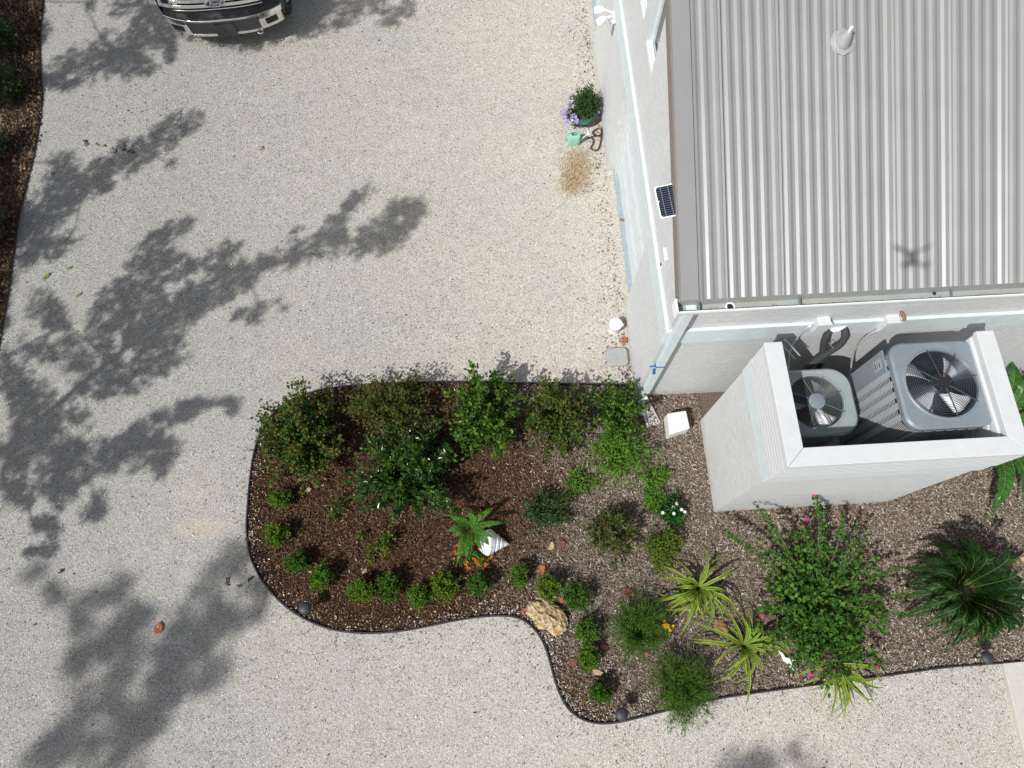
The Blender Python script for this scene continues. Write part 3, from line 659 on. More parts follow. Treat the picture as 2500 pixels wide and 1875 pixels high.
for lab, bx, dx, dxx in (('grey flexible conduit looping down from the left electrical box', b1, -.09, -.10), ('grey flexible conduit dropping from the right electrical box', b2, .0, -.16)):
    s0 = np.array((bx[0]+dx, YS-.05, bx[2]+(.12 if dx else 0))); pipe(lab, 'conduit', 'conduit', [s0, s0+(-.05,-.02,-.02), s0+(dxx,-.05,-.2), s0+(dxx,-.12,-.5), s0+(dxx+.05,-.3,-.75)], .012, M['galv'], 'conduits')
q = haty(2200, 760, YS); pipe('short rusty brown pipe stub poking out above the right electrical box', 'pipe_stub', 'pipe', [q, q+(.0,-.07,.02), q+(.0,-.12,.02)], .02, m_noisy('rusty_pipe', (.24,.13,.09), .3, 30, .8))
q0 = haty(1912, 845, YS-.12)
for i in range(2):
    a = haty(1905+i*12, 838-i*8, YS-.3); b = haty(1941+i*12, 876-i*8, YS-.34); pipe(('lower' if i == 0 else 'upper')+' of two thin white pipes slanting in the shade left of the left electrical box', 'thin_pipe', 'pipe', [a, (a+b)/2, b], .009, M['white'], 'thin white pipes')

# ------------------------------------------------------------------ foliage tools
def leaves(C, D, Nn, L, Wd, fold=.15, rnd=False, droop=0.):
    C = np.asarray(C, float); n = len(C); D = unit(D); Sd = unit(np.cross(D, Nn)); Nn = np.cross(Sd, D); L = np.broadcast_to(L, (n,))[:,None]; Wd = np.broadcast_to(Wd, (n,))[:,None]
    dz = np.array([0,0,-1.])*droop*L
    if rnd:
        a = C; b1_ = C+D*L*.28-Sd*Wd*.45+Nn*fold*Wd; b2_ = C+D*L*.28+Sd*Wd*.45+Nn*fold*Wd; c1 = C+D*L*.72-Sd*Wd*.46+Nn*fold*Wd+dz*.5; c2 = C+D*L*.72+Sd*Wd*.46+Nn*fold*Wd+dz*.5; t = C+D*L+dz; mm = C+D*L*.5+dz*.3
        V = np.stack([a, b1_, c1, t, c2, b2_, mm], 1).reshape(-1, 3); b = (np.arange(n)*7)[:,None]
        F = np.concatenate([b+np.array([0,1,2,6]), b+np.array([6,2,3,4]), b+np.array([0,6,4,5])])
    else:
        l = C+D*L*.45-Sd*Wd*.5+Nn*fold*Wd+dz*.3; r = C+D*L*.45+Sd*Wd*.5+Nn*fold*Wd+dz*.3; mm = C+D*L*.5+dz*.3; t = C+D*L+dz
        V = np.stack([C, l, t, r, mm], 1).reshape(-1, 3); b = (np.arange(n)*5)[:,None]
        F = np.concatenate([b+np.array([0,1,2,4]), b+np.array([0,4,2,3])])
    return V, F
G_ = {}
def lm(name, *a, **k):
    if name not in G_: G_[name] = m_leaf(name, *a, **k)
    return G_[name]
lm('cocoplum', [(.022,.055,.009),(.04,.085,.014),(.07,.13,.020),(.12,.16,.028),(.16,.06,.02)], .35, .28)
lm('cocoplum_olive', [(.035,.062,.010),(.06,.092,.015),(.095,.13,.022),(.08,.10,.02),(.14,.07,.025)], .4, .3)
lm('cocoplum_green', [(.014,.048,.007),(.028,.082,.011),(.05,.125,.016),(.09,.18,.022),(.15,.23,.03)], .3, .28)
lm('magnolia', [(.014,.044,.006),(.022,.062,.008),(.036,.088,.010),(.06,.12,.015)], .16, .12, .9, 0)
lm('lance', [(.065,.17,.018),(.11,.25,.028),(.17,.34,.04)], .4, .3)
lm('dkgreen', [(.022,.06,.016),(.04,.09,.022),(.07,.12,.03)], .4, .25)
lm('rosette', [(.045,.075,.018),(.07,.11,.025),(.10,.13,.035),(.13,.05,.025)], .35, .2)
lm('vinca', [(.018,.075,.012),(.03,.11,.018)], .3, .2)
lm('lime', [(.08,.14,.015),(.12,.18,.02),(.17,.20,.02)], .45, .3)
lm('box', [(.05,.13,.012),(.085,.19,.018),(.14,.27,.03)], .4, .35)
lm('boxd', [(.03,.09,.012),(.06,.145,.016),(.10,.20,.022)], .4, .3); lm('boxl', [(.065,.14,.012),(.11,.20,.018),(.18,.29,.03)], .4, .35)
lm('needle', [(.04,.11,.012),(.07,.16,.02),(.12,.22,.03)], .45, .35)
lm('boug', [(.028,.085,.012),(.042,.12,.018),(.065,.155,.022),(.11,.22,.03)], .38, .28)
lm('sago', [(.006,.024,.004),(.010,.038,.006),(.028,.075,.010)], .34, .12, .5)
lm('cardboard', [(.03,.10,.018),(.045,.14,.024),(.06,.17,.028)], .25, .2, .7)
lm('fern', [(.05,.17,.02),(.075,.22,.028),(.10,.26,.035)], .4, .35)
lm('oak', [(.03,.06,.015),(.05,.09,.02)], .5, .25)
M['liriope'] = m_leaf('strap_green', [(.09,.17,.025),(.16,.25,.035)], .45, .3)
M['liry'] = m_leaf('strap_yellow', [(.26,.35,.04),(.40,.46,.06)], .45, .3)
def fl_mat(name, c, c2=None): return m_leaf(name, [c, c2 or c], .6, .35)
M['fwhite'] = fl_mat('white_petals', (.80,.80,.80)); M['fpur'] = fl_mat('purple_petals', (.32,.25,.62), (.55,.47,.80)); M['forg'] = fl_mat('orange_petals', (.62,.11,.01), (.70,.20,.02))
M['fmag'] = fl_mat('magenta_bracts', (.70,.03,.28), (.80,.10,.38)); M['fyel'] = fl_mat('yellow_petals', (.85,.50,.01))
def shrub_geo(mb, base_, rx, ry, h, nst, per, L, Wd, rnd=True, lo=.25, upb=.5, stemr=.006, spread=1., lift=.05, mats=(0, 1), jit=.03, inner=.35, seedout=None):
    """stems fan out from the base to an uneven crown; leaves sit along the outer part of every stem"""
    base_ = np.array(base_, float); Cs = []; Ds = []
    for i in range(nst):
        a = rng.uniform(0, 2*pi); rr = sqrt(rng.uniform(.02, 1))*spread; el = sqrt(max(0, 1-min(rr, 1)**2*.85)); k_ = rng.uniform(.62, 1.16)
        tip = base_+np.array([rx*rr*cos(a)*k_, ry*rr*sin(a)*k_, lift+h*el*k_*rng.uniform(.82, 1.05)])
        mid = base_*.5+tip*.5+np.array([0,0,h*.12])+rng.normal(0, h*.04, 3)
        st = base_+np.array([rx*.12*cos(a), ry*.12*sin(a), 0]); ts = np.linspace(0, 1, 6)
        curve = np.array([(1-t)**2*st+2*t*(1-t)*mid+t*t*tip for t in ts])
        if stemr: mb.tube(curve, np.linspace(stemr, stemr*.3, 6), 4, mats[1], cap=False)
        tt = 1-rng.uniform(0, 1, per)**1.2*(1-inner); p = np.array([(1-t)**2*st+2*t*(1-t)*mid+t*t*tip for t in tt])
        Cs.append(p+rng.normal(0, jit, (per, 3))*np.array([1,1,.8])); dr = unit(tip-mid); Ds.append(np.repeat(dr[None], per, 0)*.6+rng.normal(0, .6, (per, 3)))
    C = np.concatenate(Cs); D = np.concatenate(Ds); C[:,2] = np.maximum(C[:,2], lo*.12)
    out = unit(C-base_); Nn = unit(out*.4+np.array([0,0,1.])*upb+rng.normal(0, .45, C.shape)); n = len(C)
    mb.arr(*leaves(C, D, Nn, L*rng.uniform(.6, 1.25, n), Wd*rng.uniform(.7, 1.2, n), rnd=rnd), mats[0])
    return C
def plant(name, label, cat, px, py, rxpx, rypx, h, nst, per, L, Wd, leafm, rnd=True, group=None, stem=True, **kw):
    c = at(px, py, h*.55); dpt = (CH-h*.55)/-ray(px, py)[2]; rx = rxpx/FPX*dpt; ry = rypx/FPX*dpt*1.02
    B = np.array([c[0], c[1], .02]); T = thing(name, label, cat, B, 0, group)
    f = MB(); s_ = MB(); tmp = MB(); C = shrub_geo(tmp, B, rx, ry, h, nst, per, L, Wd, rnd, **kw)
    f.big = tmp.big; s_.v, s_.f, s_.m = tmp.v, tmp.f, [0]*len(tmp.f)
    f.build('foliage', leafm, T, B)
    if stem and s_.f: s_.build('stems', M['stem'], T, B)
    return T, B, C, rx, ry
def blossoms(T, B, pts, r, m, petals=5, name='flower'):
    for p in pts:
        mb = MB(); p = np.array(p, float)
        nrm = unit(np.array([rng.normal(0, .3), rng.normal(0, .3)-.1, 1.])); a = unit(np.cross(nrm, [1,.2,0])); b = np.cross(nrm, a); a0 = rng.uniform(0, 6)
        C = np.repeat(np.array([p]), petals, 0); D = np.array([a*cos(a0+2*pi*k/petals)+b*sin(a0+2*pi*k/petals)+nrm*.15 for k in range(petals)])
        mb.arr(*leaves(C, D, np.repeat(nrm[None], petals, 0), r, r*.95, .08, True), 0)
        mb.build(name, m, T, B)

# hedge of rounded-leaf shrubs along the gravel
hg = 'rounded-leaf hedge shrubs along the driveway edge'
plant('hedge_shrub', 'dark red-tipped shrub at the far left corner of the bed', 'shrub', 738, 1060, 122, 128, .9, 120, 62, .046, .036, lm('cocoplum'), group=hg, jit=.035)
plant('hedge_shrub', 'sparse olive-green shrub second from left on the hedge line', 'shrub', 945, 985, 124, 100, .85, 100, 48, .040, .028, lm('cocoplum_olive'), group=hg, jit=.035)
plant('hedge_shrub', 'dense glossy green shrub, tallest in the middle of the hedge line', 'shrub', 1182, 1015, 96, 120, 1.0, 80, 46, .056, .044, lm('cocoplum_green'), group=hg, jit=.035)
plant('hedge_shrub', 'loose shrub with coppery lower leaves, fourth along the hedge line', 'shrub', 1352, 1012, 98, 112, .85, 90, 50, .044, .034, lm('cocoplum'), group=hg, jit=.035)
plant('hedge_shrub', 'green shrub pressed against the house corner by the downspout', 'shrub', 1505, 1000, 84, 84, .8, 60, 38, .044, .034, lm('cocoplum_green'), group=hg, jit=.035)
plant('glossy_shrub', 'large dark glossy shrub with long shining leaves in the bed centre', 'shrub', 1000, 1156, 150, 132, .8, 120, 46, .088, .036, lm('magnolia'), rnd=False, jit=.03, upb=.9)
plant('lance_leaf_plant', 'bright green lance-leaved plant below the downspout splash block', 'plant', 1508, 1105, 96, 92, .5, 80, 26, .085, .020, lm('lance'), rnd=False, jit=.04, upb=.4, inner=.2)
for px, py, rx, ry, lab in ((1420,1178,62,36,'low bright green runner of the lance-leaved plant, spreading down-left of it'),(1592,1165,40,34,'small bright green sprig right of the lance-leaved plant'),(1592,1222,30,34,'small green sprig above the white flowering plant')):
    plant('ground_sprig', lab, 'plant', px, py, rx, ry, .15, 30, 16, .075, .018, lm('lance'), rnd=False, jit=.03, group='low bright green sprigs')
plant('low_shrub', 'low dark narrow-leaved shrub between the glossy shrub and the gravelly mulch', 'shrub', 1335, 1240, 70, 56, .36, 60, 30, .065, .018, lm('dkgreen'), rnd=False)
plant('rosette_shrub', 'reddish green shrub of leaf rosettes left of the white flowers', 'shrub', 1497, 1300, 62, 76, .45, 44, 34, .085, .024, lm('rosette'), rnd=False, jit=.016, inner=.7, upb=.8)
T, B, C, rx, ry = plant('vinca', 'small deep green plant with white flowers by the screen wall', 'flowering plant', 1640, 1252, 40, 44, .28, 40, 26, .05, .026, lm('vinca'))
blossoms(T, B, [at(1618,1252,.30), at(1644,1238,.33), at(1652,1230,.32), at(1645,1254,.34), at(1664,1244,.3), at(1672,1250,.28), at(1633,1292,.2)], .026, M['fwhite'])
plant('lime_shrub', 'small yellow-green shrub below the white flowers', 'shrub', 1616, 1335, 58, 48, .32, 60, 34, .032, .02, lm('lime'))
plant('lime_shrub', 'little yellow-green tuft above the upper strappy lily', 'shrub', 1610, 1388, 22, 28, .2, 14, 18, .03, .018, lm('lime'))
# clipped mini shrubs along the edging
bx = [(685,1218,27,27,'topmost dwarf shrub by the left edge of the bed'),(678,1308,28,27,'second dwarf shrub down the left edge of the bed'),(728,1374,28,26,'third dwarf shrub where the left edge starts to curve'),(787,1410,30,30,'dwarf shrub just above the leftmost path light'),
      (882,1442,30,30,'dwarf shrub right of the leftmost path light'),(952,1436,32,38,'tall oval dwarf shrub left of the smallest one in the lower row'),(1023,1456,25,27,'smallest dwarf shrub in the lower row'),(1087,1430,36,42,'largest dwarf shrub, below the orange flowers'),
      (1169,1428,29,26,'dwarf shrub directly under the shell planter'),(1269,1405,20,30,'narrow dwarf shrub above the tan rock, left'),(1338,1432,36,35,'dwarf shrub touching the top of the tan rock'),(1408,1458,31,32,'dwarf shrub right of the tan rock'),
      (1433,1544,29,32,'dwarf shrub below and right of the tan rock'),(1434,1608,26,26,'darker dwarf shrub under the one beside the rock'),(1464,1694,26,24,'lowest dwarf shrub, near the lower path light')]
for i, (px, py, a, b, lab) in enumerate(bx):
    plant('dwarf_shrub', lab, 'shrub', px, py, a*1.14*(.9+.2*((i*37)%10)/10), b*1.16*(.9+.2*((i*53)%10)/10), .26+.0025*a, 66+(i*7)%20, 30, .026, .017, lm(('box','boxd','boxl')[(i*5)%3]), group='dwarf shrubs planted along the bed edging', jit=.014, stemr=.004, upb=.6)
plant('seedling', 'small reddish-green plant left of the glossy shrub', 'plant', 828, 1232, 30, 26, .22, 12, 14, .035, .02, lm('cocoplum'), group='small young plants')
plant('seedling', 'tiny green tuft under the reddish young plant', 'plant', 815, 1262, 13, 14, .10, 7, 10, .03, .018, lm('lime'), group='small young plants')
plant('seedling', 'tiny green seedling left of the lime-leaved plant', 'plant', 881, 1308, 15, 20, .14, 8, 10, .035, .02, lm('lime'), group='small young plants')
plant('seedling', 'lime-leaved young plant just below the glossy shrub', 'plant', 934, 1322, 32, 42, .30, 18, 16, .042, .024, lm('lime'), group='small young plants')
plant('seedling', 'lime tuft below-left of the lime-leaved plant', 'plant', 905, 1362, 18, 20, .14, 8, 10, .035, .02, lm('lime'), group='small young plants')
# feathery mounds
plant('feathery_mound', 'upper feathery green mound with a yellow flower at its side', 'plant', 1563, 1535, 88, 82, .45, 170, 44, .075, .008, lm('needle'), rnd=False, jit=.018, stemr=.003, inner=.15)
T, B, C, rx, ry = plant('feathery_mound', 'lower feathery green mound spilling over the edging onto gravel', 'plant', 1662, 1680, 90, 96, .48, 190, 44, .08, .008, lm('needle'), rnd=False, jit=.018, stemr=.003, inner=.15)
yf = at(1628, 1528, .35); T = thing('yellow_flower', 'yellow flower cluster between the feathery mound and the strappy lily', 'flower', (yf[0], yf[1], .02))
blossoms(T, (yf[0], yf[1], .02), [yf+rng.normal(0, .03, 3)*(1,1,.3) for _ in range(12)], .022, M['fyel']); q = MB(); q.tube([(0,0,0),(.01,-.02,.2),(0,0,.33)], .004, 5); q.build('stem', M['stem'], T)

# strappy lilies
def lily(label, px, py, rpx, nlv, h, seed, bias=None):
    r_ = np.random.default_rng(seed); c = at(px, py, .12); B = np.array([c[0], c[1], .02]); T = thing('strap_lily', label, 'lily', B, 0, 'variegated strap-leaved lilies')
    R = rpx/FPX*(CH-.2)/-ray(px, py)[2]; mb = MB()
    for i in range(nlv):
        a = r_.uniform(0, 2*pi) if i%3 else r_.normal(seed*1.3, .5); ln = R*r_.uniform(.45, 1.25); hh = h*r_.uniform(.5, 1.1); w = r_.uniform(.028, .046); K = 9; vs = []
        bend = r_.normal(0, .45); tw = r_.normal(0, .5)
        for k_ in range(K+1):
            t = k_/K; ang = a+bend*t*t; rad = ln*(t**1.15); z = .02+hh*(1-(2*min(t, 1)*.85-.95)**2 if t > .0 else 0)*.95*(1 if t < .55 else 1-(t-.55)**1.6*1.1); z = max(z, .03)
            p = np.array([rad*cos(ang), rad*sin(ang), z]); wd = w*(.6+1.0*min(t*3, 1)*.4)*(1-t**4); s_ = np.array([-sin(ang)*cos(tw*t), cos(ang)*cos(tw*t), .5*sin(tw*t)])
            for q_, zf in ((-1,.25),(-.55,0),(.55,0),(1,.25)): vs.append(p+s_*wd*q_*.5+np.array([0,0,zf*wd*.4]))
        for k_ in range(K):
            for j in range(3): mb.add([vs[k_*4+j], vs[k_*4+j+1], vs[k_*4+j+5], vs[k_*4+j+4]], [(0,1,2,3)], 0 if j == 1 else 1)
    mb.build('leaves', [M['liriope'], M['liry']], T)
lily('yellow-striped strappy lily left of the large leafy climber', 1702, 1438, 110, 44, .38, 3)
lily('yellow-striped strappy lily in the middle beside the white bird ornament', 1816, 1578, 116, 42, .36, 5)
lily('yellow-striped strappy lily half hidden under the climber by the edging', 2030, 1622, 114, 36, .30, 9)

# bougainvillea
def bouga():
    c = at(2000, 1470, .4); B = np.array([c[0], c[1], .02]); T = thing('bougainvillea', 'large sprawling heart-leaved climber with a few magenta flowers', 'bougainvillea', B)
    tmp = MB(); f = MB(); Cs = shrub_geo(tmp, B, .86, 1.0, .75, 125, 32, .062, .050, True, jit=.05, upb=.9, inner=.15, stemr=.006)
    Cs2 = shrub_geo(tmp, B+np.array([.1,-.35,0]), .60, .62, .5, 70, 26, .045, .038, True, jit=.04, upb=.9, inner=.2)
    # long arching canes, traced tip positions
    canes = [((1755,1285),.55),((1832,1218),.75),((1846,1232),.85),((1995,1205),.95),((2003,1230),.8),((2095,1284),.6),((1770,1300),.5),((2215,1450),.45),((2190,1385),.45),((2170,1550),.3),((1840,1490),.4),((1855,1560),.25),((2140,1360),.5),((2215,1500),.35),((2120,1300),.6),((1880,1300),.7),((2160,1490),.5),((1930,1640),.2),((2100,1620),.2),((1890,1350),.7),((2060,1250),.7),((1990,1212),1.0),((1960,1290),.7)]
    for (px, py), h in canes:
        tip = at(px, py, h); st = B+np.array([0,0,.1]); mid = st*.45+tip*.55+np.array([0,0,.38]); ts = np.linspace(0, 1, 12)
        cv = np.array([(1-t)**2*st+2*t*(1-t)*mid+t*t*tip for t in ts])+rng.normal(0, .008, (12, 3)); tmp.tube(cv, np.linspace(.009, .003, 12), 5, 1, cap=False)
        n = 60; tt = rng.uniform(.3, 1, n); C = np.array([(1-t)**2*st+2*t*(1-t)*mid+t*t*tip for t in tt])+rng.normal(0, .012, (n, 3)); ax = unit(tip-mid)
        D = rng.normal(0, 1, (n, 3)); D -= (D@ax)[:,None]*ax; D = unit(D)+ax*.5; Nn = np.array([0,0,1.])+rng.normal(0, .35, (n, 3)); tmp.arr(*leaves(C, D, Nn, .045*rng.uniform(.6, 1.2, n), .038, rnd=True), 0)
    f.big = tmp.big; f.build('foliage', lm('boug'), T, B); s_ = MB(); s_.v, s_.f, s_.m = tmp.v, tmp.f, [0]*len(tmp.f); s_.build('canes', M['stem'], T, B)
    pts = []
    for px, py, h, k_ in ((1991,1212,1.0,3),(1968,1267,.5,5),(1960,1285,.4,3),(2032,1609,.42,10),(2012,1600,.35,7),(2003,1620,.25,6),(1862,1505,.3,7),(1870,1512,.25,5),(1851,1468,.3,3),(2036,1636,.25,5),(2140,1626,.12,6),(1975,1650,.15,3),(1583,1253,.05,3)):
        pts += [at(px, py, h)+rng.normal(0, .018, 3) for _ in range(k_)]
    blossoms(T, B, pts, .022, M['fmag'], 3)
bouga()

# palms and fern
def frond(mb, st, a, ln, rise, L, Wd, pairs, angle=1.1, curl=.5, taper=.35, m=0, ms=1, rnd=False, r=.006, vee=.35):
    d = np.array([cos(a), sin(a), 0.]); K = 14; cv = []
    for k_ in range(K+1):
        t = k_/K; cv.append(st+d*ln*t*(1-.12*t)+np.array([0,0,rise*sin(min(t*1.15, 1)*pi*.62)-curl*ln*t**2.6]))
    cv = np.array(cv); cv[:,2] = np.maximum(cv[:,2], .04); mb.tube(cv, np.linspace(r, r*.35, K+1), 4, ms, cap=False)
    tt = np.linspace(.12, .995, pairs); idx = tt*K; i0 = np.minimum(idx.astype(int), K-1); fr = (idx-i0)[:,None]; P_ = cv[i0]*(1-fr)+cv[i0+1]*fr; Tn = unit(cv[i0+1]-cv[i0])
    side = unit(np.cross(Tn, [0,0,1.])); upv = np.cross(side, Tn)
    prof = np.sin(np.clip(tt*1.05+.10, 0, 1)*pi)**.55*(1-taper*tt)+.12
    for sg in (-1, 1):
        an = angle*(1-.45*tt)[:,None]+rng.normal(0, .06, (pairs, 1)); D = Tn*np.cos(an)+side*sg*np.sin(an)+upv*vee*(1-.5*tt)[:,None]+rng.normal(0, .04, (pairs, 3))
        mb.arr(*leaves(P_, D, upv+rng.normal(0, .08, (pairs, 3)), L*prof*rng.uniform(.9, 1.08, pairs), Wd, .12, rnd, droop=.12), m)
M['rachis'] = mat('palm_rachis', (.13,.17,.035), .6)
c = at(2352, 1442, .45); B = np.array([c[0], c[1], .02]); T = thing('sago_palm', 'dark green spiky sago palm right of the climber', 'palm', B)
tr = MB(); tr.lathe([(.11,0),(.13,.12),(.12,.24),(.07,.32)], (0,0,0), 14); tr.build('trunk', M['bark'], T)
for k_ in range(52):
    a = k_*2.39996; t = k_/52; mb = MB(); ln = .92*(.78+.25*rng.uniform())*(.72+.28*t if t < .6 else .9); frond(mb, np.array([.06*cos(a), .06*sin(a), .30]), a, ln, .62*(1-t)+.22*rng.uniform(.5, 1.2), .150, .016, 60, 1.0, .38+.25*t, r=.004)
    mb.build('frond', [lm('sago'), M['rachis']], T)
c = at(2440, 1052, .5); B = np.array([c[0], c[1], .02]); T = thing('cardboard_palm', 'broad-leaflet cycad reaching out beside the screen wall', 'palm', B)
tr = MB(); tr.lathe([(.10,0),(.12,.10),(.08,.2)], (0,0,0), 12); tr.build('trunk', M['bark'], T)
def fr_to(px, py, h, rise, pairs=27, L=.13, Wd=.055):
    tip = at(px, py, h)-B; a = atan2(tip[1], tip[0]); ln = hypot(tip[0], tip[1])/.9; mb = MB(); cz = (.2+rise*.9-h)/ln
    frond(mb, np.array([0,0,.18]), a, ln, rise, L, Wd, pairs, 1.2, max(cz, .1), .15, rnd=True, r=.008, vee=.08); mb.build('frond', [lm('cardboard'), M['rachis']], T)
for p in ((2402,1280,.12,.55),(2425,1262,.2,.5),(2490,1232,.25,.55),(2476,862,.7,.6),(2520,900,.8,.6),(2600,980,.5,.6),(2620,1080,.4,.6),(2580,1180,.3,.6),(2560,850,.6,.6),(2400,880,.5,.6),(2530,1010,.5,.5)): fr_to(*p)

# shell planter with fern and orange flowers
c = at(1175, 1318, .1); B = np.array([c[0], c[1], .02]); T = thing('shell_planter', 'white spiral seashell planter lying on the dark mulch', 'planter', B)
mb = MB(); ax0 = at(1172, 1322, .17)-B; ax1 = at(1243, 1328, .10)-B; axd = ax1-ax0; K = 90; path = [ax0+axd*t for t in np.linspace(0, 1, K+1)]
tt = np.linspace(0, 1, K+1); rr = np.where(tt < .32, .105+.075*np.sin(tt/.32*pi/2), .18*((1-tt)/.68)**.95)+.003; rr = rr*(1-.13*np.abs(np.sin(((tt-.3)**.85 if True else tt)*pi*5.6))**8*(tt > .42)) if False else rr*(1-.14*(np.cos(np.clip(tt-.36, 0, 1)*2*pi/.155)*.5+.5)**5*(tt > .44))
mb.tube(path, rr, 28)
M['shell'] = m_noisy('glazed_white', (.80,.81,.81), .03, 8, .3)
mb.build('shell', M['shell'], T, smooth=True)
cF = at(1147, 1290, .2); BF = np.array([cF[0], cF[1], .02]); T = thing('fern', 'bright green sword fern growing out of the shell planter', 'fern', BF)
rF = (CH-.3)/-ray(1150, 1290)[2]/FPX
for (px, py, h, rise) in ((1101,1264,.15,.35),(1114,1313,.15,.35),(1117,1384,.1,.35),(1210,1240,.25,.4),(1234,1280,.2,.35),(1165,1262,.3,.4),(1140,1370,.15,.35),(1185,1255,.3,.4),(1150,1350,.2,.3),(1120,1345,.15,.3),(1205,1312,.34,.3),(1130,1270,.25,.35),(1200,1335,.3,.25),(1178,1345,.28,.25),(1150,1250,.25,.3),(1095,1300,.15,.3)):
    tip = at(px, py, h)-BF; a = atan2(tip[1], tip[0]); ln = hypot(tip[0], tip[1])/.9+.03; mb = MB()
    frond(mb, np.array([0,0,.20]), a, ln, rise*.6, .062, .019, 30, 1.25, max(.15, (.1+rise*.55-h)/ln*.7), .5, r=.003, vee=.1); mb.build('frond', [lm('fern'), M['rachis']], T)
c = at(1155, 1365, .1); B = np.array([c[0], c[1], .02]); T = thing('orange_flowers', 'low orange flowering plant spilling in front of the fern', 'flowering plant', B)
mb = MB(); C = shrub_geo(mb, B, .22, .12, .12, 26, 14, .03, .016, True, stemr=0); mb.build('foliage', lm('fern'), T, B)
pts = [at(px, py, .14)+rng.normal(0, .012, 3) for px, py, k_ in ((1166,1374,7),(1140,1372,4),(1176,1366,4),(1157,1366,3),(1145,1388,4),(1186,1378,4),(1116,1332,3),(1114,1350,4),(1196,1326,3),(1170,1335,2),(1200,1362,3),(1135,1378,3)) for _ in range(k_)]
blossoms(T, B, pts, .020, M['forg'])

# left bed shrubs (dark, in shade)
for i, (px, py, a, b, lab) in enumerate(((-10,90,52,60,'dark leafy shrub in the top left corner of the side bed'),(0,205,50,50,'dark shaded shrub at the left edge, second down'),(-30,350,40,60,'dark shrub at the left edge, third down'),(-40,560,45,80,'dark shrub at the left edge beside the bare mulch'))):
    plant('shade_shrub', lab, 'shrub', px, py, a, b, .6, 46, 30, .05, .03, lm('dkgreen'), group='dark shrubs in the side bed')
# ------------------------------------------------------------------ objects on the ground
def rockmesh(name, label, cat, px, py, rx, ry, h, m, seed, rot=0, rough=.12, group=None, pit=0, sq=2.0, sub=4, dz=0):
    c = at(px, py, h*.5); B = np.array([c[0], c[1], dz]); r_ = np.random.default_rng(seed); nu, nv = 40, 20; vs = []
    ph = r_.uniform(0, 6, (8,)); fr_ = r_.uniform(1, 5, (8, 2))
    for i in range(nv+1):
        th = pi*i/nv
        for j in range(nu):
            a = 2*pi*j/nu; w = sum(sin(fr_[k_,0].round()*a+ph[k_])*cos(fr_[k_,1]*th+ph[(k_+3)%8]) for k_ in range(8))/8
            k2 = 1+rough*w*1.6+r_.normal(0, pit)
            ca, sa = cos(a), sin(a); q = (abs(ca)**sq+abs(sa)**sq)**(-1/sq) if sq != 2 else 1; s3 = sin(th)**(2/sq) if sq != 2 else sin(th)
            x, y, z = rx*s3*ca*q*k2, ry*s3*sa*q*k2, h*(.5+.5*cos(th)*(1 if sq == 2 else 1)*k2)
            if sq != 2: z = h*(.5+.5*max(-1, min(1, cos(th)*1.6)))*(1+.02*w)
            vs.append((x*cos(rot)-y*sin(rot), x*sin(rot)+y*cos(rot), max(z, 0)))
    fs = [(i*nu+j, i*nu+(j+1)%nu, (i+1)*nu+(j+1)%nu, (i+1)*nu+j)[::-1] for i in range(nv) for j in range(nu)]
    mb = MB(); mb.add(vs, fs); o = mb.build(name, m, None, smooth=(pit < .02)); o.location = tuple(B); tag(o, label, cat, group); return o
def m_rock():
    m = mat('coral_rock', (.5,.4,.25), .9, 0, .2); O = objc(m); n = noise(m, O, 12, 6, .7); v = N(m, 'ShaderNodeTexVoronoi', Scale=17.); LK(m, O, v.inputs['Vector'])
    r = ramp(m, n.outputs[0], [(.30,(.12,.075,.04)),(.42,(.42,.28,.13)),(.58,(.62,.50,.31)),(.74,(.74,.68,.55))]); k_ = maprange(m, v.outputs['Distance'], .0, .26, .95, 0)
    LK(m, mixc(m, k_, r.outputs[0], (.05,.035,.02)), base(m)); bump(m, math_(m, 'ADD', n.outputs[0], math_(m, 'MULTIPLY', v.outputs['Distance'], .8)), 1., .06); return m
rk_ = rockmesh('coral_rock', 'pitted tan coral rock at the inner curve of the edging', 'rock', 1338, 1503, .295, .175, .17, m_rock(), 4, -.62, .34, pit=.03)
M['grey'] = m_noisy('grey_plastic', (.33,.34,.34), .07, 18, .6, dirt=(.40,.39,.36))
rockmesh('stone_lid', 'rounded square grey stone lying by the house corner', 'stone', 1507, 872, .165, .15, .07, M['grey'], 8, .05, .05, sq=5)
# white masonry block
q4 = [(1629,1009),(1675,1002),(1685,1045),(1635,1061)]; zt_ = .27; tp4 = [at(*p, zt_) for p in q4]; cB4 = sum(tp4)/4; mb = MB(); B = np.array([cB4[0], cB4[1], .02])
vs = [(*(B[:2]+(p[:2]-B[:2])*1.03-B[:2]), 0) for p in tp4]+[(*(p[:2]-B[:2]), zt_-.02) for p in tp4]; mb.add(vs, [(0,1,2,3),(7,6,5,4),(0,4,5,1),(1,5,6,2),(2,6,7,3),(3,7,4,0)])
M['block'] = m_noisy('white_painted_block', (.72,.71,.68), .07, 20, .9, bs=.7, dirt=(.58,.56,.52)); o = mb.build('masonry_block', M['block'], bevel=.014); o.location = tuple(B); tag(o, 'white painted square masonry block on the mulch by the screen wall', 'block')
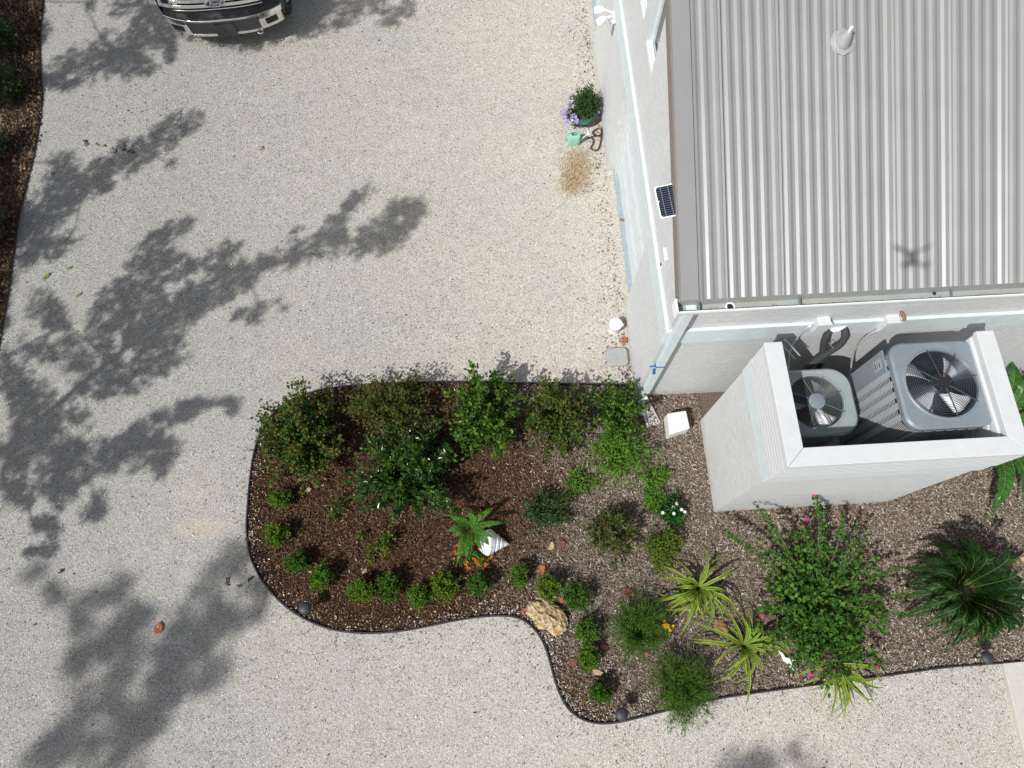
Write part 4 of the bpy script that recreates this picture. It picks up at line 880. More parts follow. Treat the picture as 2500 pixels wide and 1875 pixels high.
# splash block
a = at(1568, 985); b = at(1590, 1034); ctr = (a+b)/2; B = np.array([ctr[0]+.01, ctr[1], .02]); d = unit(b-a); s_ = np.array([-d[1], d[0], 0])*-1; mb = MB(); ln = .21
vs = []
for t, w in ((-1,.075),(1,.105)):
    for k_, z in ((-1,.07),(-.8,.075),(-.7,.03),(.7,.03),(.8,.075),(1,.07),(1,0),(-1,0)): vs.append(d*ln*t+s_*w*k_+np.array([0,0,z*(1 if t < 0 else .8)]))
mb.add(vs, [(i,(i+1)%8,8+(i+1)%8,8+i) for i in range(8)]+[(7,6,5,4,3,2,1,0),tuple(range(8,16))]); o = mb.build('splash_block', M['conc']); o.location = tuple(B); tag(o, 'grey concrete splash block under the downspout elbow', 'splash block')
# bucket
bt = at(1504, 790, .24); B = np.array([bt[0], bt[1], 0]); T = thing('bucket', 'small white lidded bucket standing against the house wall', 'bucket', B)
mb = MB(); mb.lathe([(.078,0),(.088,.19),(.094,.20),(.094,.215)], (0,0,0), 32); mb.build('body', M['bright'], T, smooth='auto')
mb = MB(); mb.lathe([(.097,0),(.099,.018),(.094,.024),(.088,.022)], (0,0,.212), 32); mb.obox((.10,-.01,.222), (.012,0,0), (0,.02,0), (0,0,.006)); mb.build('lid', M['bright'], T, smooth='auto')
# path lights
def pathlight(label, bp, hp):
    b = at(*bp); h = .33; hd = at(*hp, h); B = np.array([*(at(*bp)[:2]*.5+hd[:2]*.5), .02]); T = thing('path_light', label, 'path light', B, 0, 'dark mushroom path lights along the edging')
    s_ = MB(); s_.tube([(0,0,0),(0,0,.30)], .009, 8); s_.build('stake', M['blk'], T)
    s_ = MB(); s_.lathe([(.030,-.045),(.034,-.005),(.078,-.004),(.080,.002),(.070,.024),(.045,.040),(.015,.046)], (0,0,.30), 28); s_.build('shade', M['lightm'], T, smooth='auto')
M['lightm'] = m_noisy('dark_bronze', (.045,.048,.052), .12, 20, .55, .2)
pathlight('round dark path light on the bottom left curve of the bed', (761,1490), (742,1482))
pathlight('round dark path light near the lowest dwarf shrub', (1509,1738), (1518,1744))
pathlight('round dark path light below the sago palm', (2380,1605), (2405,1606))
# watering can
wc = at(1402, 333, .17); B = np.array([wc[0], wc[1], 0]); T = thing('watering_can', 'mint green plastic watering can on the gravel', 'watering can', B, YAW-.05)
M['mint'] = mat('mint_plastic', (.27,.52,.40), .4); n = 32
def rr_(w, d, r, z): return [(x, y, z) for x, y in rsq(w, d, r, n)]
mb = MB(); rings = [rr_(.095,.060,.03,0), rr_(.10,.064,.03,.02), rr_(.10,.064,.03,.20), rr_(.092,.056,.028,.215)]; vs = [p for r in rings for p in r]; hole = [(x*.5+.005, y*.5+.012, .217) for x, y, z in rr_(.10,.064,.02,0)]; vs += hole; inn = [(x, y, .10) for x, y, z in hole]; vs += inn
mb.add(vs, [(i*n+j, i*n+(j+1)%n, (i+1)*n+(j+1)%n, (i+1)*n+j) for i in range(5) for j in range(n)]+[tuple(range(n))[::-1], tuple(5*n+j for j in range(n))]); mb.build('body', M['mint'], T, smooth='auto')
mb = MB(); mb.tube(smooth([(.095,0,.06),(.16,.008,.13),(.22,.02,.20)], 2), np.linspace(.022, .013, 9), 10); mb.build('spout', M['mint'], T, smooth=True)
mb = MB(); mb.tube([(.215,.019,.195),(.24,.024,.225),(.25,.026,.235)], [.014,.036,.038], 14); mb.build('rose', M['bright'], T, smooth='auto')
mb = MB(); mb.tube(smooth([(-.09,0,.04),(-.15,0,.10),(-.14,.01,.22),(-.06,.02,.265),(.05,.025,.25),(.09,.02,.215)], 2), .010, 8); mb.build('handle', M['mint'], T, smooth=True)
# hose
def groundpath(pp, z): return [at(px, py, z) for px, py in pp]
hp = [(1392,303),(1412,311),(1440,312),(1460,300),(1470,288),(1474,305),(1470,325),(1460,335),(1444,330),(1450,318),(1466,312),(1468,330),(1466,350),(1460,368),(1448,371),(1441,362),(1449,350),(1446,340),(1432,335),(1425,330)]
pp = groundpath(hp, .02); pp = [p+np.array([0,0,.02*(i%3)]) for i, p in enumerate(pp)]; B = pp[0].copy(); B[2] = 0; T = thing('garden_hose', 'dark coiled garden hose between flowerpot and watering can', 'hose', B)
mb = MB(); mb.tube(smooth(pp, 3), .011, 8); M['hose'] = mat('brown_hose', (.05,.032,.028), .45); mb.build('tube', M['hose'], T, B, smooth=True)
mb = MB(); p = at(1465, 312, .05); mb.tube([p-(.0,.03,0), p+(.0,.03,.0)], [.016,.018], 10); mb.build('coupling', mat('copper_fitting', (.62,.36,.27), .35, .6), T, B)
# flowerpot with plant
pc = at(1425, 285, .0); pc = at(1424, 282, .14); B = np.array([pc[0], pc[1], 0]); T = thing('flowerpot', 'glazed turquoise flowerpot at the foot of the house wall', 'flowerpot', B)
mb = MB(); mb.lathe([(.10,0),(.15,.06),(.175,.14),(.18,.20),(.19,.21),(.19,.225),(.165,.222),(.16,.18)], (0,0,0), 36, capt=False); M['teal'] = m_noisy('teal_glaze', (.02,.21,.18), .2, 10, .18, coat=.5); mb.build('pot', M['teal'], T, smooth='auto')
mb = MB(); mb.lathe([(.162,0),(.162,.012)], (0,0,.18), 24); mb.build('soil', M['soil2'], T)
Bp = B+np.array([0,0,.19]); T = thing('potted_plant', 'bushy green plant with purple and white pansies in the turquoise pot', 'flowering plant', Bp)
tmp = MB(); shrub_geo(tmp, Bp+(0.02,.04,0), .27, .28, .38, 120, 34, .038, .015, True, jit=.018, stemr=.003); shrub_geo(tmp, Bp+(-.17,-.05,-.06), .15, .17, .13, 44, 20, .03, .018, True, jit=.02, stemr=0); shrub_geo(tmp, Bp+(.13,.02,-.03), .12, .17, .18, 26, 16, .03, .018, True, jit=.02, stemr=0)
f = MB(); f.big = tmp.big; f.build('foliage', lm('dkgreen'), T, Bp); s_ = MB(); s_.v, s_.f, s_.m = tmp.v, tmp.f, [0]*len(tmp.f); s_.build('stems', M['stem'], T, Bp)
pts = [at(1300+zx/4.1475, 150+zy/4.1475, .27)+rng.normal(0, .006, 3) for zx, zy in ((330,495),(350,520),(375,510),(395,540),(320,575),(350,600),(380,620),(410,600),(430,570),(450,590),(300,540),(290,500),(310,460),(365,440),(395,435),(400,330),(380,380),(330,540),(430,610),(400,565),(350,560),(360,480),(440,620),(615,420),(645,430),(655,465),(635,345),(675,520),(420,545),(345,635))]
pts = pts+[p+rng.normal(0, .014, 3) for p in pts[:26]]; blossoms(T, Bp, pts, .029, M['fpur'], 5, 'purple_pansy')
pts = [at(1300+zx/4.1475, 150+zy/4.1475, .27) for zx, zy in ((630,525),(612,488),(650,385),(690,480),(345,600),(405,600))]
blossoms(T, Bp, pts, .022, M['fwhite'], 5, 'white_pansy')
# white bird ornament half hidden by lily leaves
c = at(1918, 1612, .1); B = np.array([c[0], c[1], .02]); T = thing('bird_ornament', 'flat white metal bird ornament lying among the lily leaves', 'garden ornament', B, radians(-52))
mb = MB(); mb.prism([(-.15,.0),(-.09,.025),(-.04,.015),(.0,.04),(.06,.036),(.08,.01),(.15,-.01),(.08,-.025),(.02,-.02),(-.02,-.036),(-.08,-.01)], .10, .112); mb.build('body', M['bright'], T, bevel=.002)
mb = MB(); mb.prism([(-.015,.03),(.02,.06),(.06,.08),(.05,.04),(.04,.03)], .113, .125); mb.tube([(0,0,0),(0,0,.10)], .005, 6); mb.build('wing', M['bright'], T, bevel=.002)
# fallen leaves big enough to tell apart
M['lred'] = m_noisy('dead_leaf_orange', (.34,.10,.05), .2, 40, .7); M['lbrn'] = m_noisy('dead_leaf_brown', (.26,.13,.075), .25, 40, .75); M['ldrk'] = m_noisy('dead_leaf_maroon', (.17,.06,.045), .2, 40, .7); M['lgrn'] = m_noisy('fallen_green_leaf', (.14,.24,.03), .2, 30, .5); M['ltan'] = m_noisy('dead_leaf_tan', (.45,.33,.19), .2, 30, .8)
def fallen(label, px, py, a, b, m, rot, curl=.25, z=.045, name='fallen_leaf'):
    c = at(px, py, z); vs = []; n = 20; s = .0059
    vs.append((0,0,0.0))
    for ring in (.55, 1.):
        for j in range(n):
            t = 2*pi*j/n; r = ring*(1+.06*sin(3*t)+.05*sin(7*t)); x, y = a*s*r*cos(t)*(1+.12*cos(t)), b*s*r*sin(t); vs.append((x, y, curl*(x*x+y*y)/(a*s)+.004*sin(5*t)*ring))
    fs = [(0,1+j,1+(j+1)%n) for j in range(n)]+[(1+j,1+n+j,1+n+(j+1)%n,1+(j+1)%n) for j in range(n)]
    mb = MB(); mb.add(vs, fs); mb.tube([(-a*s*1.3,0,.004),(0,0,.003),(a*s*.9,0,.01)], .002, 4); o = mb.build(name, m, smooth=True); so_ = o.modifiers.new('solid', 'SOLIDIFY'); so_.thickness = .0015
    o.location = tuple(c); o.rotation_euler = (0, 0, rot); tag(o, label, 'leaf', 'large fallen leaves'); return o
fallen('orange-red round leaf alone on the gravel at lower left', 387, 1536, 13, 10, M['lred'], 1.3, z=.01)
fallen('green pointed leaf lying on the gravel near the side bed', 112, 676, 13, 5, M['lgrn'], .9, z=.01)
fallen('smaller green leaf on the gravel at the edge of the tree shadow', 192, 720, 9, 3, M['lgrn'], .7, z=.01)
fallen('small yellow-green leaf between two tree shadows', 168, 655, 8, 3, M['lgrn'], .5, z=.01)
fallen('orange leaf just above the dwarf shrubs by the tan rock', 1320, 1391, 11, 11, M['lred'], .5)
fallen('dark maroon leaf on the weathered mulch above the feathery mound', 1533, 1447, 14, 11, M['ldrk'], -.4)
fallen('large brown-red leaf between the two strappy lilies', 1757, 1529, 17, 14, M['lbrn'], -.8)
fallen('small red leaf touching the left end of the tan rock', 1282, 1492, 9, 7, M['lred'], .2)
fallen('orange leaf wedged between the two dwarf shrubs at the rock', 1373, 1465, 8, 6, M['lred'], 1.)
fallen('brown-red leaf under the fourth hedge shrub', 1294, 1055, 9, 9, M['ldrk'], .6)
fallen('small red leaf right of the darker dwarf shrub', 1473, 1579, 6, 6, M['lred'], .1)
fallen('faded red leaf left of the darker dwarf shrub', 1397, 1616, 10, 8, M['ldrk'], .1)
fallen('tan leaf lying beside the lower dwarf shrub', 1457, 1641, 12, 6, M['ltan'], -.2)
fallen('orange leaf at the lower edge of the upper feathery mound', 1574, 1597, 8, 6, M['lred'], -.2)
fallen('red leaf heap at the base of the house wall above the grey stone', 1524, 833, 9, 8, M['lred'], .8, z=.03)
fallen('brown leaf lying on the blue door threshold', 1519, 537, 8, 4, M['lbrn'], -.4, z=.05)
fallen('tan pebble-like leaf on dark mulch near the topmost dwarf shrub', 752, 1196, 8, 5, M['ltan'], .5)
fallen('curled tan leaf right of the path light curve', 890, 1395, 7, 4, M['ltan'], .9)
fallen('pinkish tan leaf beside the twig pile', 1344, 1334, 10, 8, M['ltan'], .9)
fallen('rusty leaf right of the twig pile', 1371, 1328, 9, 8, M['ldrk'], .3)
fallen('dead orange palm tip beside the sago palm', 2490, 1368, 14, 5, M['ltan'], .4, z=.2)
# small leaf litter on gravel
n = 260; P = np.stack([rng.uniform(-8.5, 7, n), rng.uniform(-3, 12.5, n)], 1); Q1 = np.array([h2w((2.0-abs(rng.normal(0, .25))-.03, y, 0))[:2] for y in rng.uniform(3.4, 10, 70)]); Q2 = np.array([at(*p)[:2] for p in rng.uniform((200,180),(460,400),(70,2))]); Q3 = np.array([at(*p)[:2] for p in rng.normal((1500,850),(22,25),(50,2))]); P = np.concatenate([P, Q1, Q2, Q3])
P = P[~inpoly(P, bedpoly) & ~inpoly(P, lbpoly) & ~((P@E1 > 1.98) & (P@E2 > 3.2))]; n = len(P); C = np.column_stack([P, np.full(n, .008)]); a = rng.uniform(0, 6.28, n)
mb = MB(); mb.arr(*leaves(C, np.column_stack([np.cos(a), np.sin(a), rng.uniform(0, .2, n)]), np.column_stack([rng.normal(0, .2, (n, 2)), np.ones(n)]), rng.uniform(.02, .055, n), rng.uniform(.012, .028, n), .2))
M['lit'] = m_isl('small_dead_leaves', [(0,(.05,.03,.02)),(.5,(.20,.11,.06)),(.8,(.30,.17,.10)),(.9,(.16,.20,.06)),(1,(.40,.33,.2))]); tag(mb.build('small_leaves', M['lit']), 'small dry brown leaves sprinkled over the gravel', 'leaves', kind='stuff')
n = 900; P = vis(n*2, bedpoly, -4, 7, -1.5, 4)[:n]; n = len(P); C = np.column_stack([P, np.full(n, .05)]); a = rng.uniform(0, 6.28, n); mb = MB(); mb.arr(*leaves(C, np.column_stack([np.cos(a), np.sin(a), rng.uniform(-.1, .2, n)]), np.column_stack([rng.normal(0, .3, (n, 2)), np.ones(n)]), rng.uniform(.02, .06, n), rng.uniform(.012, .035, n), .2))
M['lit2'] = m_isl('bed_dead_leaves', [(0,(.12,.07,.04)),(.5,(.26,.17,.10)),(.8,(.42,.30,.19)),(1,(.50,.42,.30))]); tag(mb.build('bed_leaves', M['lit2']), 'small tan and brown leaves fallen on the mulch', 'leaves', kind='stuff')
# twig pile right of the planter
c = at(1325, 1310, .05); B = np.array([c[0], c[1], .03]); T = thing('twig_pile', 'small pile of bare dark twigs on the mulch right of the planter', 'twigs', B)
for i, pth in enumerate((((1266,1275),(1290,1300),(1300,1320)),((1306,1295),(1330,1325),(1332,1345)),((1332,1345),(1345,1310),(1360,1296)),((1295,1342),(1318,1344),(1330,1342)))):
    mb = MB(); mb.tube([at(*p, .05+.02*i) for p in pth], [.006,.005,.003], 5); mb.build('twig', M['stem'], T, B)
c = at(1037, 1322, .04); B = np.array([c[0], c[1], .04]); T = thing('irrigation_stub', 'thin black irrigation stake on dark mulch left of the planter', 'stake', B)
mb = MB(); mb.tube([(0,0,-.02),(0,0,.18)], .010, 6); mb.build('tube', M['blk'], T)
# wet black leaf in the gutter
T_ = MB(); pts_ = [(-.022,.005),(-.008,.012),(.0,.022),(.014,.02),(.02,.005),(.012,-.008),(.005,-.02),(-.004,-.012)]
T_.prism(pts_, 0, .008); o = T_.build('gutter_leaf', M['dark'], None); o.location = tuple(h2w((lf[0], min(lf[1], GY1-.03), GZ-.092))); tag(o, 'wet black leaf lying in the white gutter', 'leaf')

# ------------------------------------------------------------------ pickup truck
def truck():
    c = at(556, 86, .45); rz = radians(7.0); T = thing('pickup_truck', 'black pickup truck with chrome grille and bumper parked at the top edge', 'pickup truck', (c[0], c[1], 0), rz)
    BL = m_noisy('black_car_paint', (.012,.013,.016), .05, 4, .25, .0, .02, coat=1.); CR = mat('chrome', (.80,.80,.79), .12, 1.); TR = mat('rubber', (.02,.02,.02), .8); GL = mat('car_glass', (.02,.025,.03), .05, 0, .8); HL = mat('headlight_lens', (.45,.50,.55), .1, .3, .8); PL = mat('grey_trim', (.05,.052,.055), .5)
    def arc(x, w=1.0, depth=.22, p=3.0): return depth*(abs(x)/w)**p
    xs = np.linspace(-1.0, 1.0, 25)
    def strip(mb, x0, x1, z0, z1, y0, y1, dep=.22, m=0, n=24, th=.05, y0s=0):   # curved panel from z0 to z1, leaning back from y0 to y1
        X = np.linspace(x0, x1, n+1); vs = []
        for x in X:
            a = arc(x, 1., dep); vs += [(x, y0+a, z0), (x, y1+a, z1), (x, y1+a+th, z1), (x, y0+a+th, z0)]
        fs = [(i*4+j, (i+1)*4+j, (i+1)*4+(j+1)%4, i*4+(j+1)%4) for i in range(n) for j in range(4)]+[(0,1,2,3),(n*4+3,n*4+2,n*4+1,n*4)]
        mb.add(vs, fs, m)
    # bumper: chrome lower blade with cut-outs, dark shelf above
    b = MB(); strip(b, -.62, .62, .715, .745, .02, .03, .24); strip(b, .62, 1.0, .66, .745, .0, .03, .24); strip(b, -1.0, -.62, .66, .745, .0, .03, .24); strip(b, -.98, -.60, .42, .66, .05, .0, .24); strip(b, .60, .98, .42, .66, .05, .0, .24); strip(b, -.60, .60, .40, .46, .05, .035, .24)
    bo = b.build('bumper', CR, T, smooth='auto', bevel=.008)
    b = MB(); strip(b, -.62, .62, .46, .714, .055, .03, .24, th=.03); b.box(-.17, .17, .02, .05, .40, .66); b.build('licence_bracket', PL, bo, smooth='auto')
    for sg in (-1, 1):
        q = MB(); x0, x1 = sorted((sg*.70, sg*.90)); strip(q, x0, x1, .50, .63, .022, -.006, .24, th=.03, n=6); q.build('fog_lamp', M['dark'], bo, bevel=.01)
        q = MB(); q.tube([(sg*.50,.16,.385),(sg*.50,.07,.375),(sg*.54,.05,.375),(sg*.58,.07,.375),(sg*.58,.16,.385)], .012, 8); q.build('tow_hook', CR, bo)
    b = MB(); strip(b, -1.0, 1.0, .745, .86, .05, .16, .24, th=.3); b.build('bumper_shelf', M['blk'], T, smooth='auto')
    # grille
    g = MB(); strip(g, -.74, .74, .86, 1.20, .13, .17, .16, th=.06, m=0); go = g.build('grille', M['dark'], T, smooth='auto')
    def bar(z0, z1, y, x0=-.74, x1=.74, mm=CR, nm='grille_bar', yy=None): q = MB(); strip(q, x0, x1, z0, z1, y, y if yy is None else yy, .16, th=.05); q.build(nm, mm, go, smooth='auto', bevel=.006)
    bar(.955, 1.015, .088); bar(1.045, 1.105, .095); bar(.885, .905, .105); bar(1.145, 1.20, .105, yy=.13)
    bar(1.016, 1.044, .10, -.70, -.62); bar(1.016, 1.044, .10, .62, .70)
    # emblem oval with script
    q = MB(); n = 36; ez = 1.03
    q.add([(.155*cos(2*pi*j/n), .078, ez+.062*sin(2*pi*j/n)) for j in range(n)]+[(.155*cos(2*pi*j/n), .11, ez+.062*sin(2*pi*j/n)) for j in range(n)], [tuple(range(n))]+[(j,(j+1)%n,n+(j+1)%n,n+j)[::-1] for j in range(n)]); em = q.build('emblem', mat('emblem_navy', (.008,.014,.05), .25, 0, .6, .5), go)
    q = MB(); q.tube([(.147*cos(2*pi*j/n), .077, ez+.055*sin(2*pi*j/n)) for j in range(n)], .005, 6, closed=True); q.tube([(.165*cos(2*pi*j/n), .088, ez+.070*sin(2*pi*j/n)) for j in range(n)], .010, 6, closed=True); q.build('emblem_rim', CR, em)
    tc = bpy.data.curves.new('lettering', 'FONT'); tc.body = 'Ford'; tc.size = .105; tc.align_x = 'CENTER'; tc.align_y = 'CENTER'; tc.shear = .35; tc.extrude = .002; tc.offset = .001
    to = bpy.data.objects.new('lettering_tmp', tc); COL.objects.link(to); dg = bpy.context.evaluated_depsgraph_get(); me = bpy.data.meshes.new_from_object(to.evaluated_get(dg)); bpy.data.objects.remove(to)
    me.materials.clear(); me.materials.append(CR); lo = bpy.data.objects.new('lettering', me); COL.objects.link(lo); lo.parent = em; lo.location = (0, .075, ez); lo.rotation_euler = (pi/2, 0, 0)
    # headlights
    for sg in (-1, 1):
        q = MB(); x0, x1 = sorted((sg*.76, sg*.985)); strip(q, x0, x1, .90, 1.19, .13, .20, .17, n=8, th=.12); h = q.build('headlight', HL, T, smooth='auto', bevel=.01)
        q = MB(); x0, x1 = sorted((sg*.79, sg*.90)); strip(q, x0, x1, .99, 1.10, .13, .15, .17, n=6, th=.02); q.build('lamp_bezel', M['dark'], h)
    # body: front fenders + hood + cab + box
    body = MB()
    sect = [(.30,1.0,.50,1.17,.90),(.55,1.01,.50,1.21,.93),(1.1,1.015,.50,1.245,.95),(1.75,1.015,.50,1.28,.96)]
    vs = []
    for y, w, z0, z1, wt in sect: vs += [(-w,y,z0),(-w,y,z1-.16),(-wt,y,z1-.04),(-.72,y,z1),(-.35,y,z1+.015),(0,y,z1+.005),(.35,y,z1+.015),(.72,y,z1),(wt,y,z1-.04),(w,y,z1-.16),(w,y,z0)]
    k = 11; body.add(vs, [(i*k+j, i*k+j+1, (i+1)*k+j+1, (i+1)*k+j) for i in range(len(sect)-1) for j in range(k-1)])
    body.add([(-.98,.30,.86),(-.90,.27,1.17),(-.72,.17,1.20),(.72,.17,1.20),(.90,.27,1.17),(.98,.30,.86),(-.90,.30,1.17),(-.72,.30,1.172),(.72,.30,1.172),(.90,.30,1.17)], [(2,3,8,7),(1,2,7,6),(3,4,9,8)])
    body.box(-1.015, 1.015, 1.75, 5.85, .50, 1.22)
    vs = [(-.96,1.75,1.28),(.96,1.75,1.28),(.78,2.55,1.88),(-.78,2.55,1.88),(-.78,3.75,1.92),(.78,3.75,1.92),(.95,3.95,1.25),(-.95,3.95,1.25)]
    body.add(vs, [(3,2,5,4),(4,5,6,7),(0,3,4,7),(1,6,5,2)]); body.box(-1.0, -.93, 3.97, 5.85, 1.22, 1.42); body.box(.93, 1.0, 3.97, 5.85, 1.22, 1.42); body.box(-.93, .93, 5.75, 5.85, 1.22, 1.42)
    body.build('body', BL, T, smooth='auto')
    q = MB(); q.add([(-.92,1.80,1.30),(.92,1.80,1.30),(.75,2.53,1.87),(-.75,2.53,1.87),(-.92,1.79,1.32),(.92,1.79,1.32),(.75,2.52,1.89),(-.75,2.52,1.89)], [(4,5,6,7),(0,4,7,3),(1,2,6,5)]); q.build('windscreen', GL, T)
    for sg in (-1, 1):
        q = MB(); q.obox((sg*1.12,1.95,1.22), (.09,.02,0), (0,.05,0), (0,0,.12)); q.build('mirror', M['blk'], T, bevel=.02)
        for y in (1.0, 4.7):
            w = MB(); ring = lambda r, x: [(x, y+r*cos(2*pi*j/28), .42+r*sin(2*pi*j/28)) for j in range(28)]
            xo = sg*1.0; xi = sg*.76; prof = [(.25,xo),(.40,xo),(.42,xo-sg*.03),(.42,xi+sg*.03),(.40,xi),(.25,xi)]; vs = [p for r, x in prof for p in ring(r, x)]
            w.add(vs, [(i*28+j, i*28+(j+1)%28, (i+1)*28+(j+1)%28, (i+1)*28+j) for i in range(5) for j in range(28)]); wo = w.build('wheel', TR, T, smooth='auto')
            rm = MB(); rm.add([p for r, x in ((.25,xo-sg*.02),(.24,xo-sg*.05),(.08,xo-sg*.02)) for p in ring(r, x)], [(i*28+j, i*28+(j+1)%28, (i+1)*28+(j+1)%28, (i+1)*28+j) for i in range(2) for j in range(28)]+[tuple(56+j for j in range(28))]); rm.build('rim', CR, wo)
truck()

# ------------------------------------------------------------------ drone carrying the camera (its shadow lies on the roof)
DB = np.array((0, -.12, CH+.05)); T = thing('camera_drone', 'small grey camera drone hovering high above, casting a blurred shadow on the roof', 'drone', DB, 0)
DG = mat('drone_grey', (.30,.31,.32), .5); mb = MB(); mb.obox((0,0,0), (.036,0,0), (0,.085,0), (0,0,.025)); mb.build('body', DG, T, bevel=.012)
for sx, y0, x1, y1 in ((-1,.06,.15,.10),(1,.06,.15,.10),(-1,-.05,.11,-.11),(1,-.05,.11,-.11)):
    mb = MB(); mb.tube([(sx*.04,y0,.01),(sx*x1,y1,.02)], .012, 8); mb.lathe([(.018,-.01),(.018,.03)], (sx*x1,y1,.02), 12); a = mb.build('arm', DG, T)
    mb = MB(); mb.obox((sx*x1,y1,.055), (.07*cos(.5*sx),.07*sin(.5*sx),0), (-.008*sin(.5*sx),.008*cos(.5*sx),0), (0,0,.001)); mb.build('propeller', M['blk'], a)

# ------------------------------------------------------------------ trees outside the frame whose shade falls on the drive
def tree(label, name, h, root_px, strokes, trunk_xy, dens=1., leafL=.06, cl=10, hj=.22, gs=15, thr=.27):
    """strokes: lists of (px, py, r) of the shade on the ground; each limb hangs h above it along the sun's ray"""
    up_ = -SUN/SUN[2]*-1; lift = SUN/SUN[2]
    B = np.array([trunk_xy[0], trunk_xy[1], 0.]); T = thing(name, label, 'tree', B)
    wood = MB(); V = []; rootp = None
    def L3(px, py, hh): g = at(px, py); return g-np.array([0,0,0])+lift*hh*np.array([1,1,1])
    crown_root = B+np.array([0,0,h*.62]); wood.tube(smooth([B, B+np.array([.05,.1,h*.35]), crown_root], 2), np.linspace(.17, .10, 9), 10)
    C = []; placed = [crown_root]; G = np.random.default_rng(11).uniform(0, 1, (160, 160))
    def vn(x, y, sc):
        x, y = x/sc+60.3, y/sc+60.7; i, j = int(x), int(y); fx, fy = x-i, y-j; fx, fy = fx*fx*(3-2*fx), fy*fy*(3-2*fy)
        return (G[i%160,j%160]*(1-fx)+G[(i+1)%160,j%160]*fx)*(1-fy)+(G[i%160,(j+1)%160]*(1-fx)+G[(i+1)%160,(j+1)%160]*fx)*fy
    for si, st in enumerate(strokes):
        hh = h+.4*sin(si*2.1); pts = [L3(p[0], p[1], hh+.1*sin(i*1.3+si)) for i, p in enumerate(st)]
        near = min(placed, key=lambda q: np.linalg.norm(q-pts[0])) if si else crown_root
        if len(pts) > 1: wood.tube(smooth([near]+pts, 1), ([.06, .035] if si == 0 else [.016])+[.012, .008, .004], 5)
        placed += pts
        segs = list(zip(st[:-1], st[1:])) or [(st[0], st[0])]
        for a, b in segs:
            ln = hypot(b[0]-a[0], b[1]-a[1]); area = ln*(a[2]+b[2])+(pi*a[2]**2*.5); ncl = int(area/(cl*cl*3.14)*6.0*dens)+3
            for _ in range(ncl):
                t = rng.uniform(); r = a[2]*(1-t)+b[2]*t; an = rng.uniform(0, 2*pi); q = r*sqrt(rng.uniform())*1.22
                cx, cy = a[0]*(1-t)+b[0]*t+q*cos(an), a[1]*(1-t)+b[1]*t+q*sin(an)
                if .6*vn(cx, cy, gs)+.4*vn(cx+300, cy, gs*.45) < thr+.22*(q/r)**2: continue
                c3 = L3(cx, cy, hh+rng.normal(0, hj)); k_ = rng.integers(9, 16); C.append(c3+rng.normal(0, cl/175*.55, (k_, 3)))
    C = np.concatenate(C); n = len(C); D = rng.normal(0, 1, (n, 3)); Nn = unit(rng.normal(0, .7, (n, 3))+np.array([0,0,1.])); mb = MB(); mb.arr(*leaves(C, D, Nn, leafL*rng.uniform(.6, 1.2, n), leafL*.45, .1)); mb.build('crown', lm('oak'), T, B); wood.build('trunk', M['bark'], T, B, smooth=True)
tree('evergreen tree above the side bed, north, out of frame', 'tree', 5.6, None,
     [[(110,205,16),(150,180,36),(210,150,42),(280,135,45),(340,110,42),(385,60,42),(400,20,40)],[(150,205,14),(205,200,16)],[(250,95,25),(330,170,30),(370,150,20)],[(390,100,22),(420,110,14),(415,150,10)],
      [(200,5,14),(235,15,12)],[(290,10,30),(360,10,45),(430,30,45),(500,60,45)],[(520,80,30),(580,95,26),(640,105,16)],[(560,50,40),(680,30,42),(760,20,42),(850,5,38),(940,-10,36)],[(660,90,18),(720,70,25),(800,65,14),(860,45,22)],[(930,50,14),(980,30,22),(1000,0,20)],
      [(-20,0,55),(40,20,55),(85,60,24)],[(-20,110,50),(30,110,40),(70,90,34),(110,70,16)],[(-20,190,50),(30,170,40),(80,185,28),(60,210,22)],[(-20,60,50),(20,70,40)]], (-11.5, 8.2), thr=.16)
tree('evergreen tree above the side bed, middle, out of frame', 'tree', 5.2, None,
     [[(60,650,16),(85,580,30),(110,520,45),(150,460,46),(180,430,44)],[(130,395,22),(180,395,24)],[(200,470,30),(240,430,30),(262,460,10)],[(230,410,24),(300,400,30),(350,365,32),(400,330,34),(450,305,30),(480,285,16)],[(400,390,12),(420,400,8)],[(180,580,18),(130,610,22),(80,600,20)],[(-20,400,40),(10,440,40),(35,490,30),(10,560,40),(-20,620,40)],[(-10,640,38),(10,720,26),(-10,800,30)],[(-20,500,50),(20,540,26)],[(300,360,10),(290,345,8)]], (-11.8, 4.6), thr=.20)
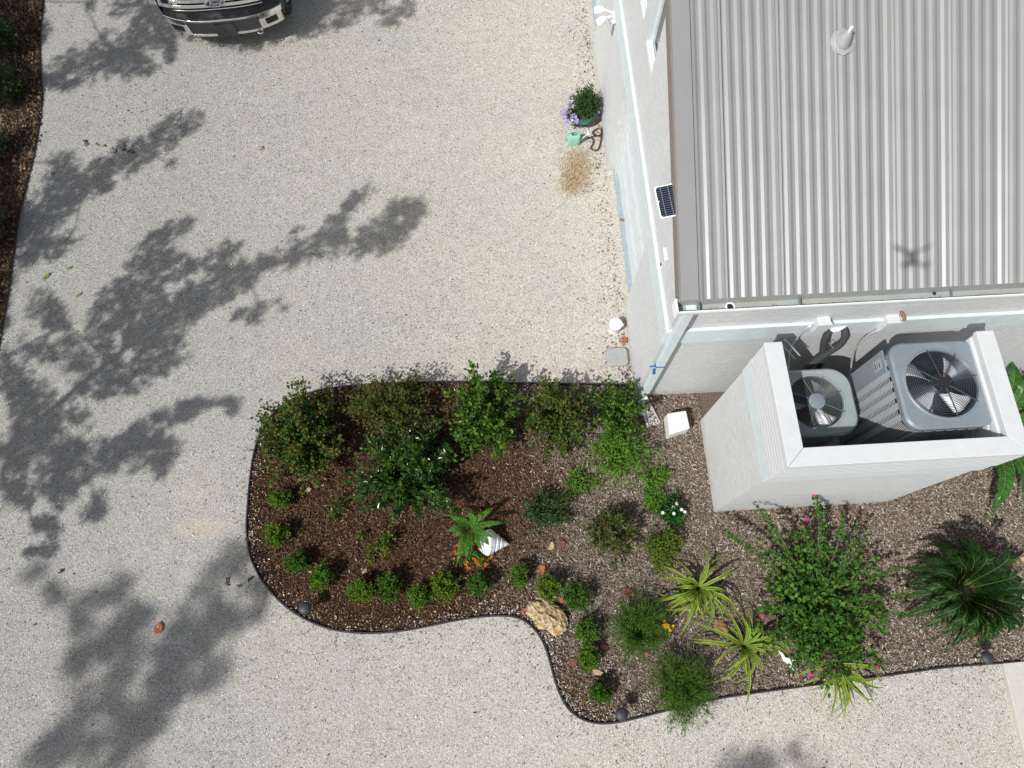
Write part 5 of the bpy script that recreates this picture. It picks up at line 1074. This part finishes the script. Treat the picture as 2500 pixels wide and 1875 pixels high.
tree('tall leaning evergreen tree beside the drive, out of frame at left', 'tree', 5.5, None,
     [[(330,830,40),(400,775,46),(470,730,44),(540,700,36),(600,670,34),(660,640,26),(720,620,24),(780,600,26),(850,590,34),(910,590,36),(960,560,44),(1000,525,36),(1018,500,16)],
      [(790,590,20),(815,550,20),(835,520,16),(870,480,16),(905,465,18)],[(720,590,14),(722,560,14)],[(640,640,16),(655,615,10)],[(960,520,28),(995,500,20)],
      [(560,650,10),(535,645,26),(545,610,26),(570,600,16)],[(640,755,20),(620,770,22),(580,770,14)],[(690,740,14)],
      [(250,860,50),(290,760,56),(330,690,52),(360,640,44),(400,600,34)],[(355,580,12),(400,570,18),(440,550,24),(455,555,18)],[(440,640,30),(400,690,30),(380,740,30)],[(560,680,20),(500,640,20),(450,655,12)],
      [(90,740,36),(130,760,36),(150,800,20)],[(60,840,26),(120,850,34),(200,880,44)],[(440,840,36),(380,880,44),(300,920,46),(200,930,46)],
      [(10,880,40),(50,940,52),(100,1000,52),(60,1080,50),(20,1130,40)],[(130,1060,46),(190,1130,40),(120,1150,40)],[(220,1040,20),(160,1000,26)],
      [(230,1120,40),(300,1110,48),(360,1060,38),(400,1090,40),(380,1140,28)],[(390,1020,26),(440,1000,28),(490,990,16),(540,985,12),(580,980,14)],[(560,1000,8),(575,1010,6)],[(240,1215,16),(220,1260,18),(250,1250,10)],[(100,1180,36),(170,1190,30),(210,1160,20)]], (-11.0, -1.0))
tree('low leafy tree at the left, out of frame', 'tree', 3.9, None,
     [[(20,1200,24,1),(70,1230,18)],[(80,1290,20),(120,1270,22),(145,1320,12)],[(60,1350,8),(90,1340,12),(130,1345,10)],[(0,1180,30),(60,1180,22)],[(150,1250,12),(140,1220,10)]], (-10.6, -3.2), cl=8, leafL=.055, dens=.7, gs=16)
tree('dense low tree added to shade the far left side bed, out of frame', 'tree', 4.6, None,  # unseen extra tree, added to deepen the shade on the side bed
     [[(-60,-40,50),(20,20,46),(60,60,30)],[(-60,120,50),(20,130,50),(70,120,30)],[(-60,200,50),(20,210,50),(60,230,26)],[(-60,470,50),(-10,440,46),(20,430,30)],[(-60,560,50),(-10,530,40)],[(-60,640,40),(-15,620,30)],[(-60,740,46),(-20,720,30)]], (-12.2, 6.4), thr=.06)
tree('very tall tree behind the viewpoint at the left', 'tree', 13.0, None,
     [[(250,1880,60),(320,1790,55),(390,1700,50),(460,1620,52),(530,1530,50),(600,1450,46),(650,1400,26)],[(440,1600,40),(470,1500,44),(530,1430,40),(580,1370,40),(620,1340,20)],[(130,1430,26,1),(190,1480,28),(200,1560,14),(190,1680,14)],[(230,1440,20),(300,1470,22),(360,1520,30)],
      [(90,1860,44),(150,1800,26),(230,1820,40)],[(200,1700,16),(300,1640,14),(340,1560,20)],[(260,1540,14),(380,1600,20),(420,1560,20)],[(150,1620,20),(230,1600,30),(300,1560,34),(360,1500,34)],[(180,1750,26),(260,1720,34),(320,1660,34)],[(300,1400,14),(330,1460,24)],[(480,1700,16),(530,1640,20),(560,1590,14)],[(600,1480,14),(640,1510,18)],[(100,1380,12),(60,1420,12)],[(600,1300,10),(625,1250,8)]], (-13., -9.), dens=.7, cl=16, leafL=.09, hj=.5, gs=36, thr=.25)
tree('very tall tree behind the viewpoint at the right', 'tree', 13.0, None,
     [[(1790,1890,45),(1850,1870,36),(1900,1860,26)],[(1930,1835,22),(1950,1825,14)],[(1990,1880,30)]], (-7., -12.), dens=.7, cl=16, leafL=.09, hj=.5, gs=40)
